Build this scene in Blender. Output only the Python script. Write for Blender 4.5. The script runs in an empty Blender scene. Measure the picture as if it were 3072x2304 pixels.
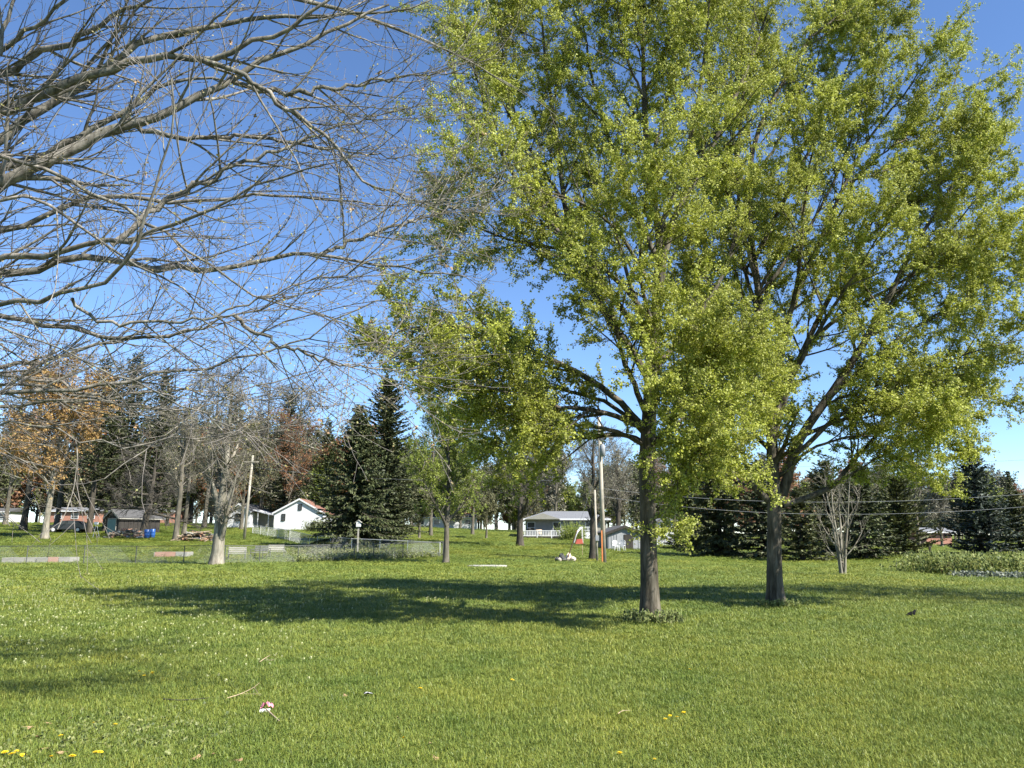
import bpy, math, random
import numpy as np
from mathutils import Vector, Matrix

SC = bpy.context.scene
COL = SC.collection
# ------------------------------------------------------------------ camera, sky, sun, exposure
FPX = 2300.0            # focal length in pixels of the 3072 px wide picture
PITCH = math.atan((1610 - 1152) / FPX)
EYE = 1.6
cam_d = bpy.data.cameras.new('camera')
cam = bpy.data.objects.new('camera', cam_d)
COL.objects.link(cam)
cam_d.sensor_width = 36.0
cam_d.lens = FPX / 3072 * 36.0
cam_d.clip_start = 0.05
cam_d.clip_end = 4000
cam.location = (0, 0, EYE)
cam.rotation_euler = (math.pi / 2 + PITCH, 0, 0)
SC.camera = cam

SUN_EL = math.radians(45)
SUN_H = Vector((0.83, -0.56))
world = bpy.data.worlds.new('World')
SC.world = world
world.use_nodes = True
wn = world.node_tree
bg = wn.nodes['Background']
sky = wn.nodes.new('ShaderNodeTexSky')
sky.sky_type = 'NISHITA'
sky.sun_disc = False
sky.sun_elevation = SUN_EL
sky.sun_rotation = math.atan2(SUN_H.x, SUN_H.y)
sky.altitude = 250
sky.air_density = 0.85
sky.dust_density = 0.0
sky.ozone_density = 5.0
hsv = wn.nodes.new('ShaderNodeHueSaturation'); hsv.inputs['Saturation'].default_value = 1.04; hsv.inputs['Hue'].default_value = .502
wn.links.new(sky.outputs[0], hsv.inputs['Color']); wn.links.new(hsv.outputs[0], bg.inputs[0])
bg.inputs[1].default_value = 0.092

sun_d = bpy.data.lights.new('sun', 'SUN')
sun_d.energy = 5.0
sun_d.angle = math.radians(0.53)
sun_d.color = (1.0, 0.955, 0.87)
sun = bpy.data.objects.new('sun', sun_d)
COL.objects.link(sun)
sdir = Vector((SUN_H.x * math.cos(SUN_EL), SUN_H.y * math.cos(SUN_EL), math.sin(SUN_EL)))
sun.rotation_euler = (-sdir).to_track_quat('-Z', 'Y').to_euler()
sun.location = (30, -20, 40)
vs = SC.view_settings
vs.view_transform = 'Standard'
vs.look = 'None'
vs.exposure = 1.42
vs.gamma = 1.0
vs.use_curve_mapping = False
SC.cycles.max_bounces = 6
SC.cycles.transparent_max_bounces = 6

# ------------------------------------------------------------------ pixels <-> world
K = 3072 / 2212.0
CP, SP = math.cos(PITCH), math.sin(PITCH)
def ray(xd, yd):
    u = (xd * K - 1536) / FPX
    v = (1152 - yd * K) / FPX
    return np.array((u, CP - v * SP, SP + v * CP))
def P(xd, yd, Y):
    d = ray(xd, yd)
    return np.array((0, 0, EYE)) + d * (Y / d[1])
def G(x, y):
    """height of the ground: flat lawn, rising gently behind the garden fence, most on the left"""
    x = np.asarray(x, float); y = np.asarray(y, float)
    a = x / np.maximum(y, 25)
    s = np.interp(a, [-0.8, -0.25, 0.0, 0.2, 0.7], [.052, .048, .034, .020, .006])
    t = np.maximum(y - 49, 0)
    t = np.where(t < 80, t * t / (t + 4), 80 * 80 / 84 + (t - 80) * 0.25)
    bump = 0.025 * np.sin(x * .7 + 1.3) * np.sin(y * .55) * np.clip((y - 3) / 8, 0, 1)
    return s * t + bump
def Gz(x, y): return float(G(x, y))
def gpix(xd, yd):
    """ground point under a pixel"""
    d = ray(xd, yd)
    lo, hi = 2.0, 400.0
    s = np.linspace(2, 260, 4000)
    p = np.array((0, 0, EYE))[None] + d[None] * s[:, None]
    h = p[:, 2] - G(p[:, 0], p[:, 1])
    k = np.argmax(h < 0) if (h < 0).any() else len(s) - 1
    q = p[k].copy(); q[2] = Gz(q[0], q[1])
    return q
def at(xd, Y):
    """ground point at a picture column and a distance"""
    u = (xd * K - 1536) / FPX
    x = u * Y * 1.0 / CP * 1.0
    for _ in range(6):
        z = Gz(x, Y)
        # depth along the optical axis
        dep = Y * CP + (z - EYE) * SP
        x = u * dep
    return np.array((x, Y, Gz(x, Y)))
def ztop(yd, x, Y):
    """height of a point seen at picture row yd, at ground distance Y"""
    v = (1152 - yd * K) / FPX
    return EYE + Y * (SP + v * CP) / (CP - v * SP)

# ------------------------------------------------------------------ objects
def link(o, parent=None):
    COL.objects.link(o)
    if parent is not None: o.parent = parent
    return o
def tag(o, label=None, cat=None, group=None, kind=None):
    if label: o['label'] = label
    if cat: o['category'] = cat
    if group: o['group'] = group
    if kind: o['kind'] = kind
    return o
def thing(name, loc, label, cat, group=None, rz=0.0):
    o = bpy.data.objects.new(name, None)
    o.empty_display_size = 0.2
    COL.objects.link(o)
    o.location = tuple(float(c) for c in loc)
    o.rotation_euler = (0, 0, rz)
    return tag(o, label, cat, group)
class MB:
    def __init__(self): self.V = []; self.F = []; self.n = 0
    def add(self, V, F):
        V = np.asarray(V, np.float32).reshape(-1, 3)
        F = np.asarray(F, np.int64)
        self.V.append(V); self.F.append(F + self.n); self.n += len(V)
        return self
    def box(self, c, s, rz=0.0, tilt=None):
        c = np.asarray(c, float); h = np.asarray(s, float) / 2
        v = np.array([(x, y, z) for z in (-1, 1) for y in (-1, 1) for x in (-1, 1)], float) * h
        if tilt is not None: v = v @ np.array(tilt).T
        if rz:
            cs, sn = math.cos(rz), math.sin(rz)
            v = v @ np.array(((cs, -sn, 0), (sn, cs, 0), (0, 0, 1))).T
        f = [(0, 2, 3, 1), (4, 5, 7, 6), (0, 1, 5, 4), (2, 6, 7, 3), (0, 4, 6, 2), (1, 3, 7, 5)]
        return self.add(v + c, f)
    def bar(self, a, b, r, S=6, r2=None):
        P_ = np.array([[a, b]], float)
        V, F = tubes(P_, np.array([[r, r if r2 is None else r2]]), S, cap=True)
        return self.add(V, F[0]).addcap(F[1], len(V))
    def addcap(self, caps, nv):
        for c in caps:
            self.F.append(np.asarray([c], np.int64) + self.n - nv)
        return self
    def prism(self, poly, axis_vec):
        """extrude a closed 3D polygon along a vector"""
        poly = np.asarray(poly, float); n = len(poly); a = np.asarray(axis_vec, float)
        V = np.vstack((poly, poly + a))
        self.add(V, np.array([(i, (i + 1) % n, n + (i + 1) % n, n + i) for i in range(n)]))
        self.F.append(np.array([list(range(n))[::-1]]) + self.n - 2 * n)
        self.F.append(np.array([list(range(n, 2 * n))]) + self.n - 2 * n)
        return self
    def build(self, name, mat, parent=None, smooth=False):
        V = np.concatenate(self.V)
        me = bpy.data.meshes.new(name)
        me.vertices.add(len(V)); me.vertices.foreach_set('co', V.ravel())
        loops = np.concatenate([f.ravel() for f in self.F])
        tot = np.concatenate([np.full(len(f), f.shape[1]) for f in self.F])
        start = np.concatenate(([0], np.cumsum(tot)[:-1]))
        me.loops.add(len(loops)); me.loops.foreach_set('vertex_index', loops.astype(np.int32))
        me.polygons.add(len(tot))
        me.polygons.foreach_set('loop_start', start.astype(np.int32))
        me.polygons.foreach_set('loop_total', tot.astype(np.int32))
        me.polygons.foreach_set('use_smooth', np.full(len(tot), bool(smooth)))
        me.update(calc_edges=True)
        for m in (mat if isinstance(mat, (list, tuple)) else [mat]): me.materials.append(m)
        o = bpy.data.objects.new(name, me)
        return link(o, parent)
def norm(v):
    return v / np.maximum(np.linalg.norm(v, axis=-1, keepdims=True), 1e-9)
def tubes(Pt, R, S, cap=False):
    """N tubes of K points each: vertices and quad faces"""
    Pt = np.asarray(Pt, float); R = np.asarray(R, float)
    N, Kn, _ = Pt.shape
    T = norm(np.gradient(Pt, axis=1)) if Kn > 2 else np.repeat(norm(Pt[:, 1:] - Pt[:, :1]), 2, axis=1)
    mean = norm(Pt[:, -1] - Pt[:, 0])
    ref = np.where(np.abs(mean[:, 2:3]) > .8, np.array([[1., 0, 0]]), np.array([[0, 0, 1.]]))
    U = norm(np.cross(T, ref[:, None, :])); W = np.cross(T, U)
    ang = np.arange(S) * 2 * math.pi / S
    V = Pt[:, :, None, :] + R[:, :, None, None] * (np.cos(ang)[None, None, :, None] * U[:, :, None, :] + np.sin(ang)[None, None, :, None] * W[:, :, None, :])
    idx = np.arange(N * Kn * S).reshape(N, Kn, S)
    a = idx[:, :-1, :]; b = np.roll(idx, -1, 2)[:, :-1, :]; c = np.roll(idx, -1, 2)[:, 1:, :]; d = idx[:, 1:, :]
    F = np.stack((a, b, c, d), -1).reshape(-1, 4)
    V = V.reshape(-1, 3)
    if cap:
        caps = []
        for i in range(N): caps += [idx[i, 0, ::-1].tolist(), idx[i, -1, :].tolist()]
        return V, (F, caps)
    return V, F
def resample(pts, n, smooth=2):
    pts = np.asarray(pts, float)
    for _ in range(smooth):          # corner cutting that keeps the ends
        q = [pts[0]]
        for i in range(len(pts) - 1):
            q += [pts[i] * .75 + pts[i + 1] * .25, pts[i] * .25 + pts[i + 1] * .75]
        q.append(pts[-1]); pts = np.array(q)
    s = np.concatenate(([0], np.cumsum(np.linalg.norm(np.diff(pts, axis=0), axis=1))))
    t = np.linspace(0, s[-1], n)
    return np.stack([np.interp(t, s, pts[:, k]) for k in range(3)], 1)
def grow(rng, start, d, L, Kn, wig, up):
    N = len(start)
    pts = np.empty((N, Kn, 3)); p = start.copy(); d = norm(d); pts[:, 0] = p
    st = L[:, None] / (Kn - 1)
    up = np.broadcast_to(np.asarray(up, float), (N,))
    for k in range(1, Kn):
        d = norm(d + wig * rng.normal(size=(N, 3)) + up[:, None] * np.array([[0, 0, 1.]]))
        p = p + d * st; pts[:, k] = p
    return pts
def spawn(rng, Pt, R, n, t0, t1, ang, lo, hi, Kn, wig, up, rr, taper, rmin, flat=1.0, bias=None, tpow=1.0):
    """n children on each parent: stratified along it, leaving at an angle"""
    N, Kp, _ = Pt.shape
    j = (np.arange(n)[None, :] + rng.random((N, n))) / n
    t = (t0 + (t1 - t0) * j ** tpow).ravel()
    pi = np.repeat(np.arange(N), n)
    f = t * (Kp - 1); i = np.minimum(f.astype(int), Kp - 2); w = (f - i)[:, None]
    A = Pt[pi, i]; B = Pt[pi, i + 1]
    pos = A * (1 - w) + B * w; T = norm(B - A)
    rad = R[pi, i] * (1 - w[:, 0]) + R[pi, i + 1] * w[:, 0]
    rv = rng.normal(size=(len(t), 3)); rv[:, 2] *= flat
    if bias is not None: rv = rv + bias
    perp = norm(rv - (rv * T).sum(1, keepdims=True) * T)
    a = rng.uniform(ang[0], ang[1], len(t))[:, None]
    d = np.cos(a) * T + np.sin(a) * perp
    plen = np.linalg.norm(np.diff(Pt, axis=1), axis=2).sum(1)[pi]
    L = rng.uniform(lo, hi, len(t))
    L = L * (0.55 + 0.45 * np.minimum(1, (1.15 - t)))
    pts = grow(rng, pos, d, L, Kn, wig, up)
    r0 = np.maximum(rad * rr * rng.uniform(.75, 1.1, len(t)), rmin)
    r = r0[:, None] * np.linspace(1, taper, Kn)[None]
    return pts, np.maximum(r, rmin * .7)
def leafquads(rng, pos, size, droop=.7, spread=1.0, fold=.25):
    """one small folded leaf (two triangles sharing the midrib) at each position"""
    n = len(pos)
    d = rng.normal(size=(n, 3)); d[:, 2] = d[:, 2] * .5 - droop; d = norm(d)
    s = norm(np.cross(d, rng.normal(size=(n, 3))))
    nn = np.cross(d, s)
    L = (size * rng.uniform(.65, 1.25, n))[:, None]
    Wd = L * rng.uniform(.38, .55, n)[:, None]
    mid = pos + d * L * .45
    V = np.stack((pos, mid + s * Wd + nn * fold * Wd, pos + d * L, mid - s * Wd + nn * fold * Wd), 1).reshape(-1, 3)
    b = np.arange(n)[:, None] * 4
    F = np.concatenate((b + np.array([[0, 1, 2]]), b + np.array([[0, 2, 3]])), 0)
    F = np.stack((b + np.array([[0, 1, 2]]), b + np.array([[0, 2, 3]])), 1).reshape(-1, 3)
    return V, F
def along(rng, Pt, n, t0=0.0, t1=1.0):
    N, Kp, _ = Pt.shape
    t = (t0 + (t1 - t0) * (np.arange(n)[None] + rng.random((N, n))) / n).ravel()
    pi = np.repeat(np.arange(N), n)
    f = t * (Kp - 1); i = np.minimum(f.astype(int), Kp - 2); w = (f - i)[:, None]
    return Pt[pi, i] * (1 - w) + Pt[pi, i + 1] * w

# ------------------------------------------------------------------ materials
def nt(name):
    m = bpy.data.materials.new(name); m.use_nodes = True
    t = m.node_tree
    return m, t, t.nodes['Principled BSDF']
def ramp(t, stops, fac=None, interp='LINEAR'):
    r = t.nodes.new('ShaderNodeValToRGB'); e = r.color_ramp.elements
    r.color_ramp.interpolation = interp
    while len(e) > 1: e.remove(e[-1])
    e[0].position = stops[0][0]; e[0].color = (*stops[0][1], 1)
    for p_, c in stops[1:]:
        x = e.new(p_); x.color = (*c, 1)
    if fac is not None: t.links.new(fac, r.inputs[0])
    return r
def noise(t, scale, detail=4, rough=.55, vec=None, dist=0.0):
    n = t.nodes.new('ShaderNodeTexNoise')
    n.inputs['Scale'].default_value = scale; n.inputs['Detail'].default_value = detail
    n.inputs['Roughness'].default_value = rough; n.inputs['Distortion'].default_value = dist
    if vec is not None: t.links.new(vec, n.inputs['Vector'])
    return n
def mapping(t, src, scale):
    m = t.nodes.new('ShaderNodeMapping'); m.inputs['Scale'].default_value = scale
    t.links.new(src, m.inputs['Vector']); return m.outputs[0]
def mixc(t, fac, a, b, mode='MIX'):
    m = t.nodes.new('ShaderNodeMix'); m.data_type = 'RGBA'; m.blend_type = mode
    for s, v in ((0, fac), (6, a), (7, b)):
        if hasattr(v, 'is_output'): t.links.new(v, m.inputs[s])
        elif s == 0: m.inputs[0].default_value = v
        else: m.inputs[s].default_value = (*v, 1)
    return m.outputs[2]
def bump(t, bs, h, strength=.4, dist=.02):
    b = t.nodes.new('ShaderNodeBump'); b.inputs['Strength'].default_value = strength; b.inputs['Distance'].default_value = dist
    t.links.new(h, b.inputs['Height']); t.links.new(b.outputs[0], bs.inputs['Normal'])
def m_rough(name, c1, c2, scale=6, rough=.8, stretch=(1, 1, 1), bmp=.3, spec=.3, detail=5):
    """a surface of two tones in fine noise, in the object's own coordinates"""
    m, t, b = nt(name)
    tc = t.nodes.new('ShaderNodeTexCoord')
    n = noise(t, scale, detail, .6, mapping(t, tc.outputs['Object'], stretch))
    r = ramp(t, [(.3, c1), (.7, c2)], n.outputs[0])
    t.links.new(r.outputs[0], b.inputs['Base Color'])
    b.inputs['Roughness'].default_value = rough
    b.inputs['Specular IOR Level'].default_value = spec
    if bmp: bump(t, b, n.outputs[0], bmp)
    return m
def m_leaf(name, cols, transl=.35, rough=.55):
    """foliage: every leaf has its own tone, light passes through"""
    m, t, b = nt(name)
    g = t.nodes.new('ShaderNodeNewGeometry')
    k = len(cols)
    r = ramp(t, [(i / max(k - 1, 1), c) for i, c in enumerate(cols)], g.outputs['Random Per Island'])
    n = noise(t, .5, 2, .5, g.outputs['Position'])
    hs = t.nodes.new('ShaderNodeHueSaturation')
    mr = t.nodes.new('ShaderNodeMapRange'); mr.inputs[1].default_value = .3; mr.inputs[2].default_value = .7
    mr.inputs[3].default_value = .8; mr.inputs[4].default_value = 1.2
    t.links.new(n.outputs[0], mr.inputs[0]); t.links.new(mr.outputs[0], hs.inputs['Value'])
    oi = t.nodes.new('ShaderNodeObjectInfo')
    mo = t.nodes.new('ShaderNodeMapRange'); mo.inputs[3].default_value = .9; mo.inputs[4].default_value = 1.1
    t.links.new(oi.outputs['Random'], mo.inputs[0]); t.links.new(mo.outputs[0], hs.inputs['Saturation'])
    t.links.new(r.outputs[0], hs.inputs['Color'])
    t.links.new(hs.outputs[0], b.inputs['Base Color'])
    b.inputs['Roughness'].default_value = rough
    b.inputs['Specular IOR Level'].default_value = .35
    tr = t.nodes.new('ShaderNodeBsdfTranslucent'); t.links.new(hs.outputs[0], tr.inputs[0])
    mx = t.nodes.new('ShaderNodeMixShader'); mx.inputs[0].default_value = transl
    t.links.new(b.outputs[0], mx.inputs[1]); t.links.new(tr.outputs[0], mx.inputs[2])
    t.links.new(mx.outputs[0], t.nodes['Material Output'].inputs[0])
    return m
def m_bark(name, c1, c2, c3, scale=9, stretch=(1, 1, .18), strength=.8, dist=.03):
    m, t, b = nt(name)
    tc = t.nodes.new('ShaderNodeTexCoord')
    v = mapping(t, tc.outputs['Object'], stretch)
    n = noise(t, scale, 6, .65, v, .6)
    n2 = noise(t, 1.7, 3, .5, tc.outputs['Object'])
    r = ramp(t, [(.32, c1), (.5, c2), (.72, c3)], n.outputs[0])
    r2 = ramp(t, [(.35, (.72, .74, .7)), (.65, (1.15, 1.1, 1.05))], n2.outputs[0])
    c = mixc(t, 1.0, r.outputs[0], r2.outputs[0], 'MULTIPLY')
    t.links.new(c, b.inputs['Base Color'])
    b.inputs['Roughness'].default_value = .9; b.inputs['Specular IOR Level'].default_value = .2
    bump(t, b, n.outputs[0], strength, dist)
    return m
def lawn_color(t, pos):
    """the tone of the turf across the garden, shared by the soil sheet and the blades"""
    big = noise(t, .11, 3, .6, pos)
    mid = noise(t, .8, 4, .6, pos)
    r = ramp(t, [(.33, (.135, .185, .034)), (.5, (.165, .21, .04)), (.68, (.205, .232, .04))], big.outputs[0])
    r2 = ramp(t, [(.3, (.72, .82, .75)), (.5, (1, 1, 1)), (.72, (1.25, 1.15, 1.05))], mid.outputs[0])
    return mixc(t, 1.0, r.outputs[0], r2.outputs[0], 'MULTIPLY')
def m_ground():
    m, t, b = nt('lawn_ground')
    g = t.nodes.new('ShaderNodeNewGeometry')
    c = lawn_color(t, g.outputs['Position'])
    f = noise(t, 9, 8, .75, mapping(t, g.outputs['Position'], (1, .6, 1)))
    r = ramp(t, [(.3, (.3, .34, .28)), (.5, (.56, .57, .55)), (.68, (.88, .84, .8))], f.outputs[0])  # turf tones darkened to stand in for missing shade between blades
    c = mixc(t, 1.0, c, r.outputs[0], 'MULTIPLY')
    t.links.new(c, b.inputs['Base Color'])
    b.inputs['Roughness'].default_value = .95; b.inputs['Specular IOR Level'].default_value = .1
    bump(t, b, f.outputs[0], .9, .06)
    return m
def m_grass():
    m, t, b = nt('grass_blade')
    oi = t.nodes.new('ShaderNodeObjectInfo')
    g = t.nodes.new('ShaderNodeNewGeometry')
    c = lawn_color(t, g.outputs['Position'])
    r = ramp(t, [(0, (.62, .72, .7)), (.5, (1.0, 1.02, .95)), (.9, (1.35, 1.22, 1.1)), (1, (2.0, 1.5, 1.9))], g.outputs['Random Per Island'])
    c = mixc(t, 1.0, c, r.outputs[0], 'MULTIPLY')
    r3 = ramp(t, [(0, (.85, .88, .9)), (1, (1.15, 1.1, 1.1))], oi.outputs['Random'])
    c = mixc(t, 1.0, c, r3.outputs[0], 'MULTIPLY')
    t.links.new(c, b.inputs['Base Color'])
    b.inputs['Roughness'].default_value = .5; b.inputs['Specular IOR Level'].default_value = .35
    tr = t.nodes.new('ShaderNodeBsdfTranslucent'); t.links.new(c, tr.inputs[0])
    mx = t.nodes.new('ShaderNodeMixShader'); mx.inputs[0].default_value = .25
    t.links.new(b.outputs[0], mx.inputs[1]); t.links.new(tr.outputs[0], mx.inputs[2])
    t.links.new(mx.outputs[0], t.nodes['Material Output'].inputs[0])
    return m
M = {}
M['ground'] = m_ground(); M['grass'] = m_grass()
M['bark_maple'] = m_bark('maple_bark', (.03, .025, .018), (.085, .074, .056), (.2, .18, .15))
M['bark_grey'] = m_bark('grey_bark', (.06, .055, .047), (.155, .145, .126), (.32, .3, .265), 14, (1, 1, .35), .4, .01)
M['twig'] = m_rough('twig_bark', (.1, .088, .078), (.25, .225, .2), 8, .8, (1, 1, 1), 0)
M['bark_far'] = m_bark('far_bark', (.05, .044, .034), (.11, .1, .08), (.2, .18, .145), 5)
M['bark_dark'] = m_bark('dark_bark', (.03, .027, .022), (.06, .053, .043), (.12, .105, .085), 5)
M['bark_pale'] = m_bark('pale_bark', (.09, .08, .062), (.2, .185, .15), (.36, .34, .29), 5)
M['twig_far'] = m_rough('far_twig', (.09, .08, .062), (.17, .155, .125), 1.2, .9, (1, 1, 1), 0)
M['twig_dark'] = m_rough('dark_twig', (.045, .04, .034), (.1, .09, .075), 1.2, .9, (1, 1, 1), 0)
M['leaf_maple'] = m_leaf('maple_leaf', [(.13, .155, .026), (.24, .275, .04), (.34, .37, .055), (.46, .48, .11)], .4)
M['leaf_bud'] = m_leaf('opening_bud', [(.24, .26, .08), (.34, .31, .14), (.28, .2, .11), (.42, .4, .2)], .3)
M['leaf_light'] = m_leaf('light_green_leaf', [(.13, .17, .03), (.2, .25, .04), (.26, .29, .06)], .4)
M['leaf_olive'] = m_leaf('olive_bud', [(.10, .105, .045), (.16, .16, .07), (.2, .19, .09)], .3)
M['leaf_grey'] = m_leaf('grey_bud', [(.15, .14, .1), (.22, .205, .15), (.26, .25, .17)], .2)
M['leaf_orange'] = m_leaf('orange_flower', [(.23, .13, .045), (.36, .21, .06), (.42, .28, .08)], .3)
M['leaf_rust'] = m_leaf('rust_flower', [(.19, .08, .045), (.28, .13, .065), (.3, .17, .07)], .3)
M['needle'] = m_leaf('spruce_needle', [(.028, .038, .014), (.06, .075, .026), (.105, .12, .045)], .08, .6)
M['needle_mid'] = m_leaf('cedar_needle', [(.045, .055, .02), (.085, .095, .034), (.13, .14, .055)], .1, .6)
M['needle_blue'] = m_leaf('blue_spruce_needle', [(.026, .036, .026), (.05, .066, .05), (.085, .105, .085)], .06, .6)
M['needle_pine'] = m_leaf('pine_needle', [(.035, .047, .016), (.065, .08, .028), (.1, .115, .045)], .1, .6)
M['white_paint'] = m_rough('white_paint', (.5, .51, .52), (.6, .6, .6), 2, .6, (1, 1, 1), 0)
M['grey_paint'] = m_rough('grey_paint', (.2, .21, .22), (.27, .28, .29), 3, .7, (1, 1, 1), 0)
M['tan_siding'] = m_rough('tan_siding', (.2, .195, .165), (.26, .25, .215), 2, .7, (1, 1, 1), 0)
M['dark_wood'] = m_rough('dark_wood', (.02, .018, .016), (.045, .04, .034), 5, .85, (1, 1, .2), .3)
M['roof_dark'] = m_rough('dark_roof', (.05, .05, .052), (.1, .1, .1), 8, .9, (1, 1, 1), .3)
M['roof_grey'] = m_rough('grey_roof', (.11, .115, .125), (.18, .185, .195), 6, .9, (1, 1, 1), .2)
M['roof_red'] = m_rough('red_roof', (.15, .07, .05), (.23, .12, .085), 6, .9, (1, 1, 1), .2)
M['brick'] = m_rough('red_brick', (.26, .12, .085), (.36, .19, .14), 4, .9, (1, 1, 1), .2)
M['glass'] = m_rough('window_glass', (.015, .018, .022), (.03, .035, .04), 1, .08, (1, 1, 1), 0, .6)
M['teal_paint'] = m_rough('teal_paint', (.12, .2, .19), (.15, .24, .225), 2, .7, (1, 1, 1), 0)
M['pole_wood'] = m_bark('pole_wood', (.22, .19, .15), (.36, .33, .28), (.46, .43, .38), 20, (1, 1, .04), .3, .01)
M['galv'] = m_rough('galvanised_steel', (.3, .31, .3), (.42, .43, .42), 12, .5, (1, 1, 1), 0, .5)
M['dark_steel'] = m_rough('dark_steel', (.05, .055, .05), (.09, .095, .09), 12, .6, (1, 1, 1), 0, .4)
M['wire'] = m_rough('aluminium_wire', (.3, .3, .31), (.4, .4, .4), 3, .4, (1, 1, 1), 0, .5)
M['concrete'] = m_rough('concrete', (.36, .35, .31), (.48, .46, .42), 9, .9, (1, 1, 1), .4)
M['stone_pale'] = m_rough('pale_stone', (.42, .34, .28), (.62, .54, .46), 4, .85, (1, 1, 1), .5)
M['stone_dark'] = m_rough('dark_stone', (.035, .035, .035), (.12, .12, .115), 4, .8, (1, 1, 1), .5)
M['log'] = m_rough('log_wood', (.16, .12, .08), (.34, .27, .19), 7, .9, (1, 1, 1), .4)
M['log_pale'] = m_rough('split_wood', (.36, .26, .17), (.52, .4, .28), 7, .9, (1, 1, 1), .3)
M['log_end'] = m_rough('red_heartwood', (.30, .15, .09), (.40, .24, .15), 7, .9, (1, 1, 1), .3)
M['board'] = m_rough('weathered_board', (.22, .21, .18), (.33, .315, .27), 10, .85, (.2, 1, 1), .3)
M['board_grey'] = m_rough('grey_board', (.24, .23, .2), (.34, .33, .29), 10, .85, (.2, 1, 1), .3)
M['board_red'] = m_rough('reddish_board', (.34, .19, .14), (.44, .27, .2), 10, .85, (.2, 1, 1), .3)
M['soil'] = m_rough('soil', (.03, .024, .018), (.075, .06, .045), 18, .95, (1, 1, 1), .8)
M['blue_plastic'] = m_rough('blue_plastic', (.015, .06, .22), (.02, .09, .3), 2, .35, (1, 1, 1), 0, .5)
M['orange_plastic'] = m_rough('orange_plastic', (.55, .16, .05), (.62, .24, .09), 3, .5, (1, 1, 1), 0)
M['white_plastic'] = m_rough('white_plastic', (.6, .6, .6), (.66, .66, .65), 3, .4, (1, 1, 1), 0, .5)
M['red_plastic'] = m_rough('red_plastic', (.34, .07, .05), (.4, .1, .07), 3, .5, (1, 1, 1), 0)
M['car_paint'] = m_rough('dark_car_paint', (.015, .016, .018), (.022, .023, .025), 2, .25, (1, 1, 1), 0, .6)
M['rubber'] = m_rough('black_rubber', (.012, .012, .012), (.025, .025, .025), 9, .8, (1, 1, 1), 0)
M['chrome'] = m_rough('light_metal', (.5, .5, .5), (.6, .6, .6), 2, .3, (1, 1, 1), 0, .7)
M['flower_yellow'] = m_rough('yellow_petal', (.62, .42, .01), (.75, .58, .02), 40, .6, (1, 1, 1), 0)
M['flower_seed'] = m_rough('seed_head', (.42, .43, .2), (.55, .55, .32), 30, .9, (1, 1, 1), 0)
M['stem'] = m_rough('green_stem', (.16, .2, .05), (.26, .3, .1), 10, .7, (1, 1, 1), 0)
M['dry_leaf'] = m_rough('dry_leaf', (.26, .16, .08), (.42, .29, .17), 12, .8, (1, 1, 1), .2)
M['bird_black'] = m_rough('black_feather', (.004, .004, .005), (.01, .01, .012), 12, .8, (1, 1, 1), 0, .1)
M['beak'] = m_rough('beak_horn', (.05, .045, .03), (.08, .07, .05), 9, .5, (1, 1, 1), 0)
M['plant'] = m_leaf('garden_leaf', [(.06, .085, .025), (.12, .15, .045), (.2, .22, .07), (.27, .27, .1)], .3)
M['groundcover'] = m_leaf('ground_cover_leaf', [(.05, .065, .045), (.12, .14, .1), (.3, .32, .27)], .2)
M['red_plant'] = m_leaf('reddish_leaf', [(.2, .09, .06), (.3, .15, .09)], .3)
M['pink_foil'] = m_rough('pink_wrapper', (.6, .16, .22), (.72, .3, .36), 14, .3, (1, 1, 1), 0, .6)
M['feather'] = m_rough('white_feather', (.45, .45, .44), (.62, .62, .6), 20, .8, (1, 1, 1), 0)

# ------------------------------------------------------------------ ground
def axis(parts):
    out = []
    for a, b, n in parts: out += list(np.linspace(a, b, n, endpoint=False))
    return np.array(out + [parts[-1][1]])
gx = axis([(-1500, -200, 8), (-200, -90, 16), (-90, 90, 100), (90, 200, 16), (200, 1500, 8)])
gy = axis([(-300, -10, 8), (-10, 40, 36), (40, 140, 64), (140, 300, 16), (300, 3000, 10)])
X, Y = np.meshgrid(gx, gy)
Z = G(X, Y)
nx, ny = len(gx), len(gy)
i0 = (np.arange(ny - 1)[:, None] * nx + np.arange(nx - 1)[None]).ravel()
g = MB().add(np.stack((X, Y, Z), -1).reshape(-1, 3), np.stack((i0, i0 + 1, i0 + nx + 1, i0 + nx), 1))
go = g.build('ground', M['ground'], smooth=True)
tag(go, 'wide mown lawn rising gently to the houses', None, None, 'structure')

# grass: tufts of real blades scattered over the lawn
def tuft(seed, nb, rad, h):
    r = np.random.default_rng(seed)
    a = r.uniform(0, 2 * math.pi, nb); q = rad * np.sqrt(r.random(nb))
    base = np.stack((q * np.cos(a), q * np.sin(a), np.full(nb, -.004)), 1)
    az = r.uniform(0, 2 * math.pi, nb)
    lean = r.uniform(.3, 1.25, nb)
    H = h * r.uniform(.45, 1.2, nb); W = r.uniform(.0017, .0032, nb)
    dirv = np.stack((np.cos(az), np.sin(az), np.zeros(nb)), 1)
    side = np.stack((-np.sin(az + r.normal(0, .6, nb)), np.cos(az), np.zeros(nb)), 1)
    mid = base + dirv * (lean * H * .28)[:, None] + np.array([0, 0, 1.]) * (H * .6)[:, None]
    tip = base + dirv * (lean * H * .85)[:, None] + np.array([0, 0, 1.]) * (H * (1.05 - .35 * lean))[:, None]
    V = np.stack((base - side * W[:, None], base + side * W[:, None], mid + side * W[:, None] * .8, mid - side * W[:, None] * .8, tip), 1).reshape(-1, 3)
    b = np.arange(nb)[:, None] * 5
    mb = MB(); mb.add(V, b + np.array([[0, 1, 2, 3]])); mb.F.append(b + np.array([[3, 2, 4]]))
    return mb
tcol = bpy.data.collections.new('grass_tufts')
for k in range(4):
    mb = tuft(10 + k, 30, .07, .062)
    o = mb.build('grass_tuft', M['grass']); COL.objects.unlink(o); tcol.objects.link(o)
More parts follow.
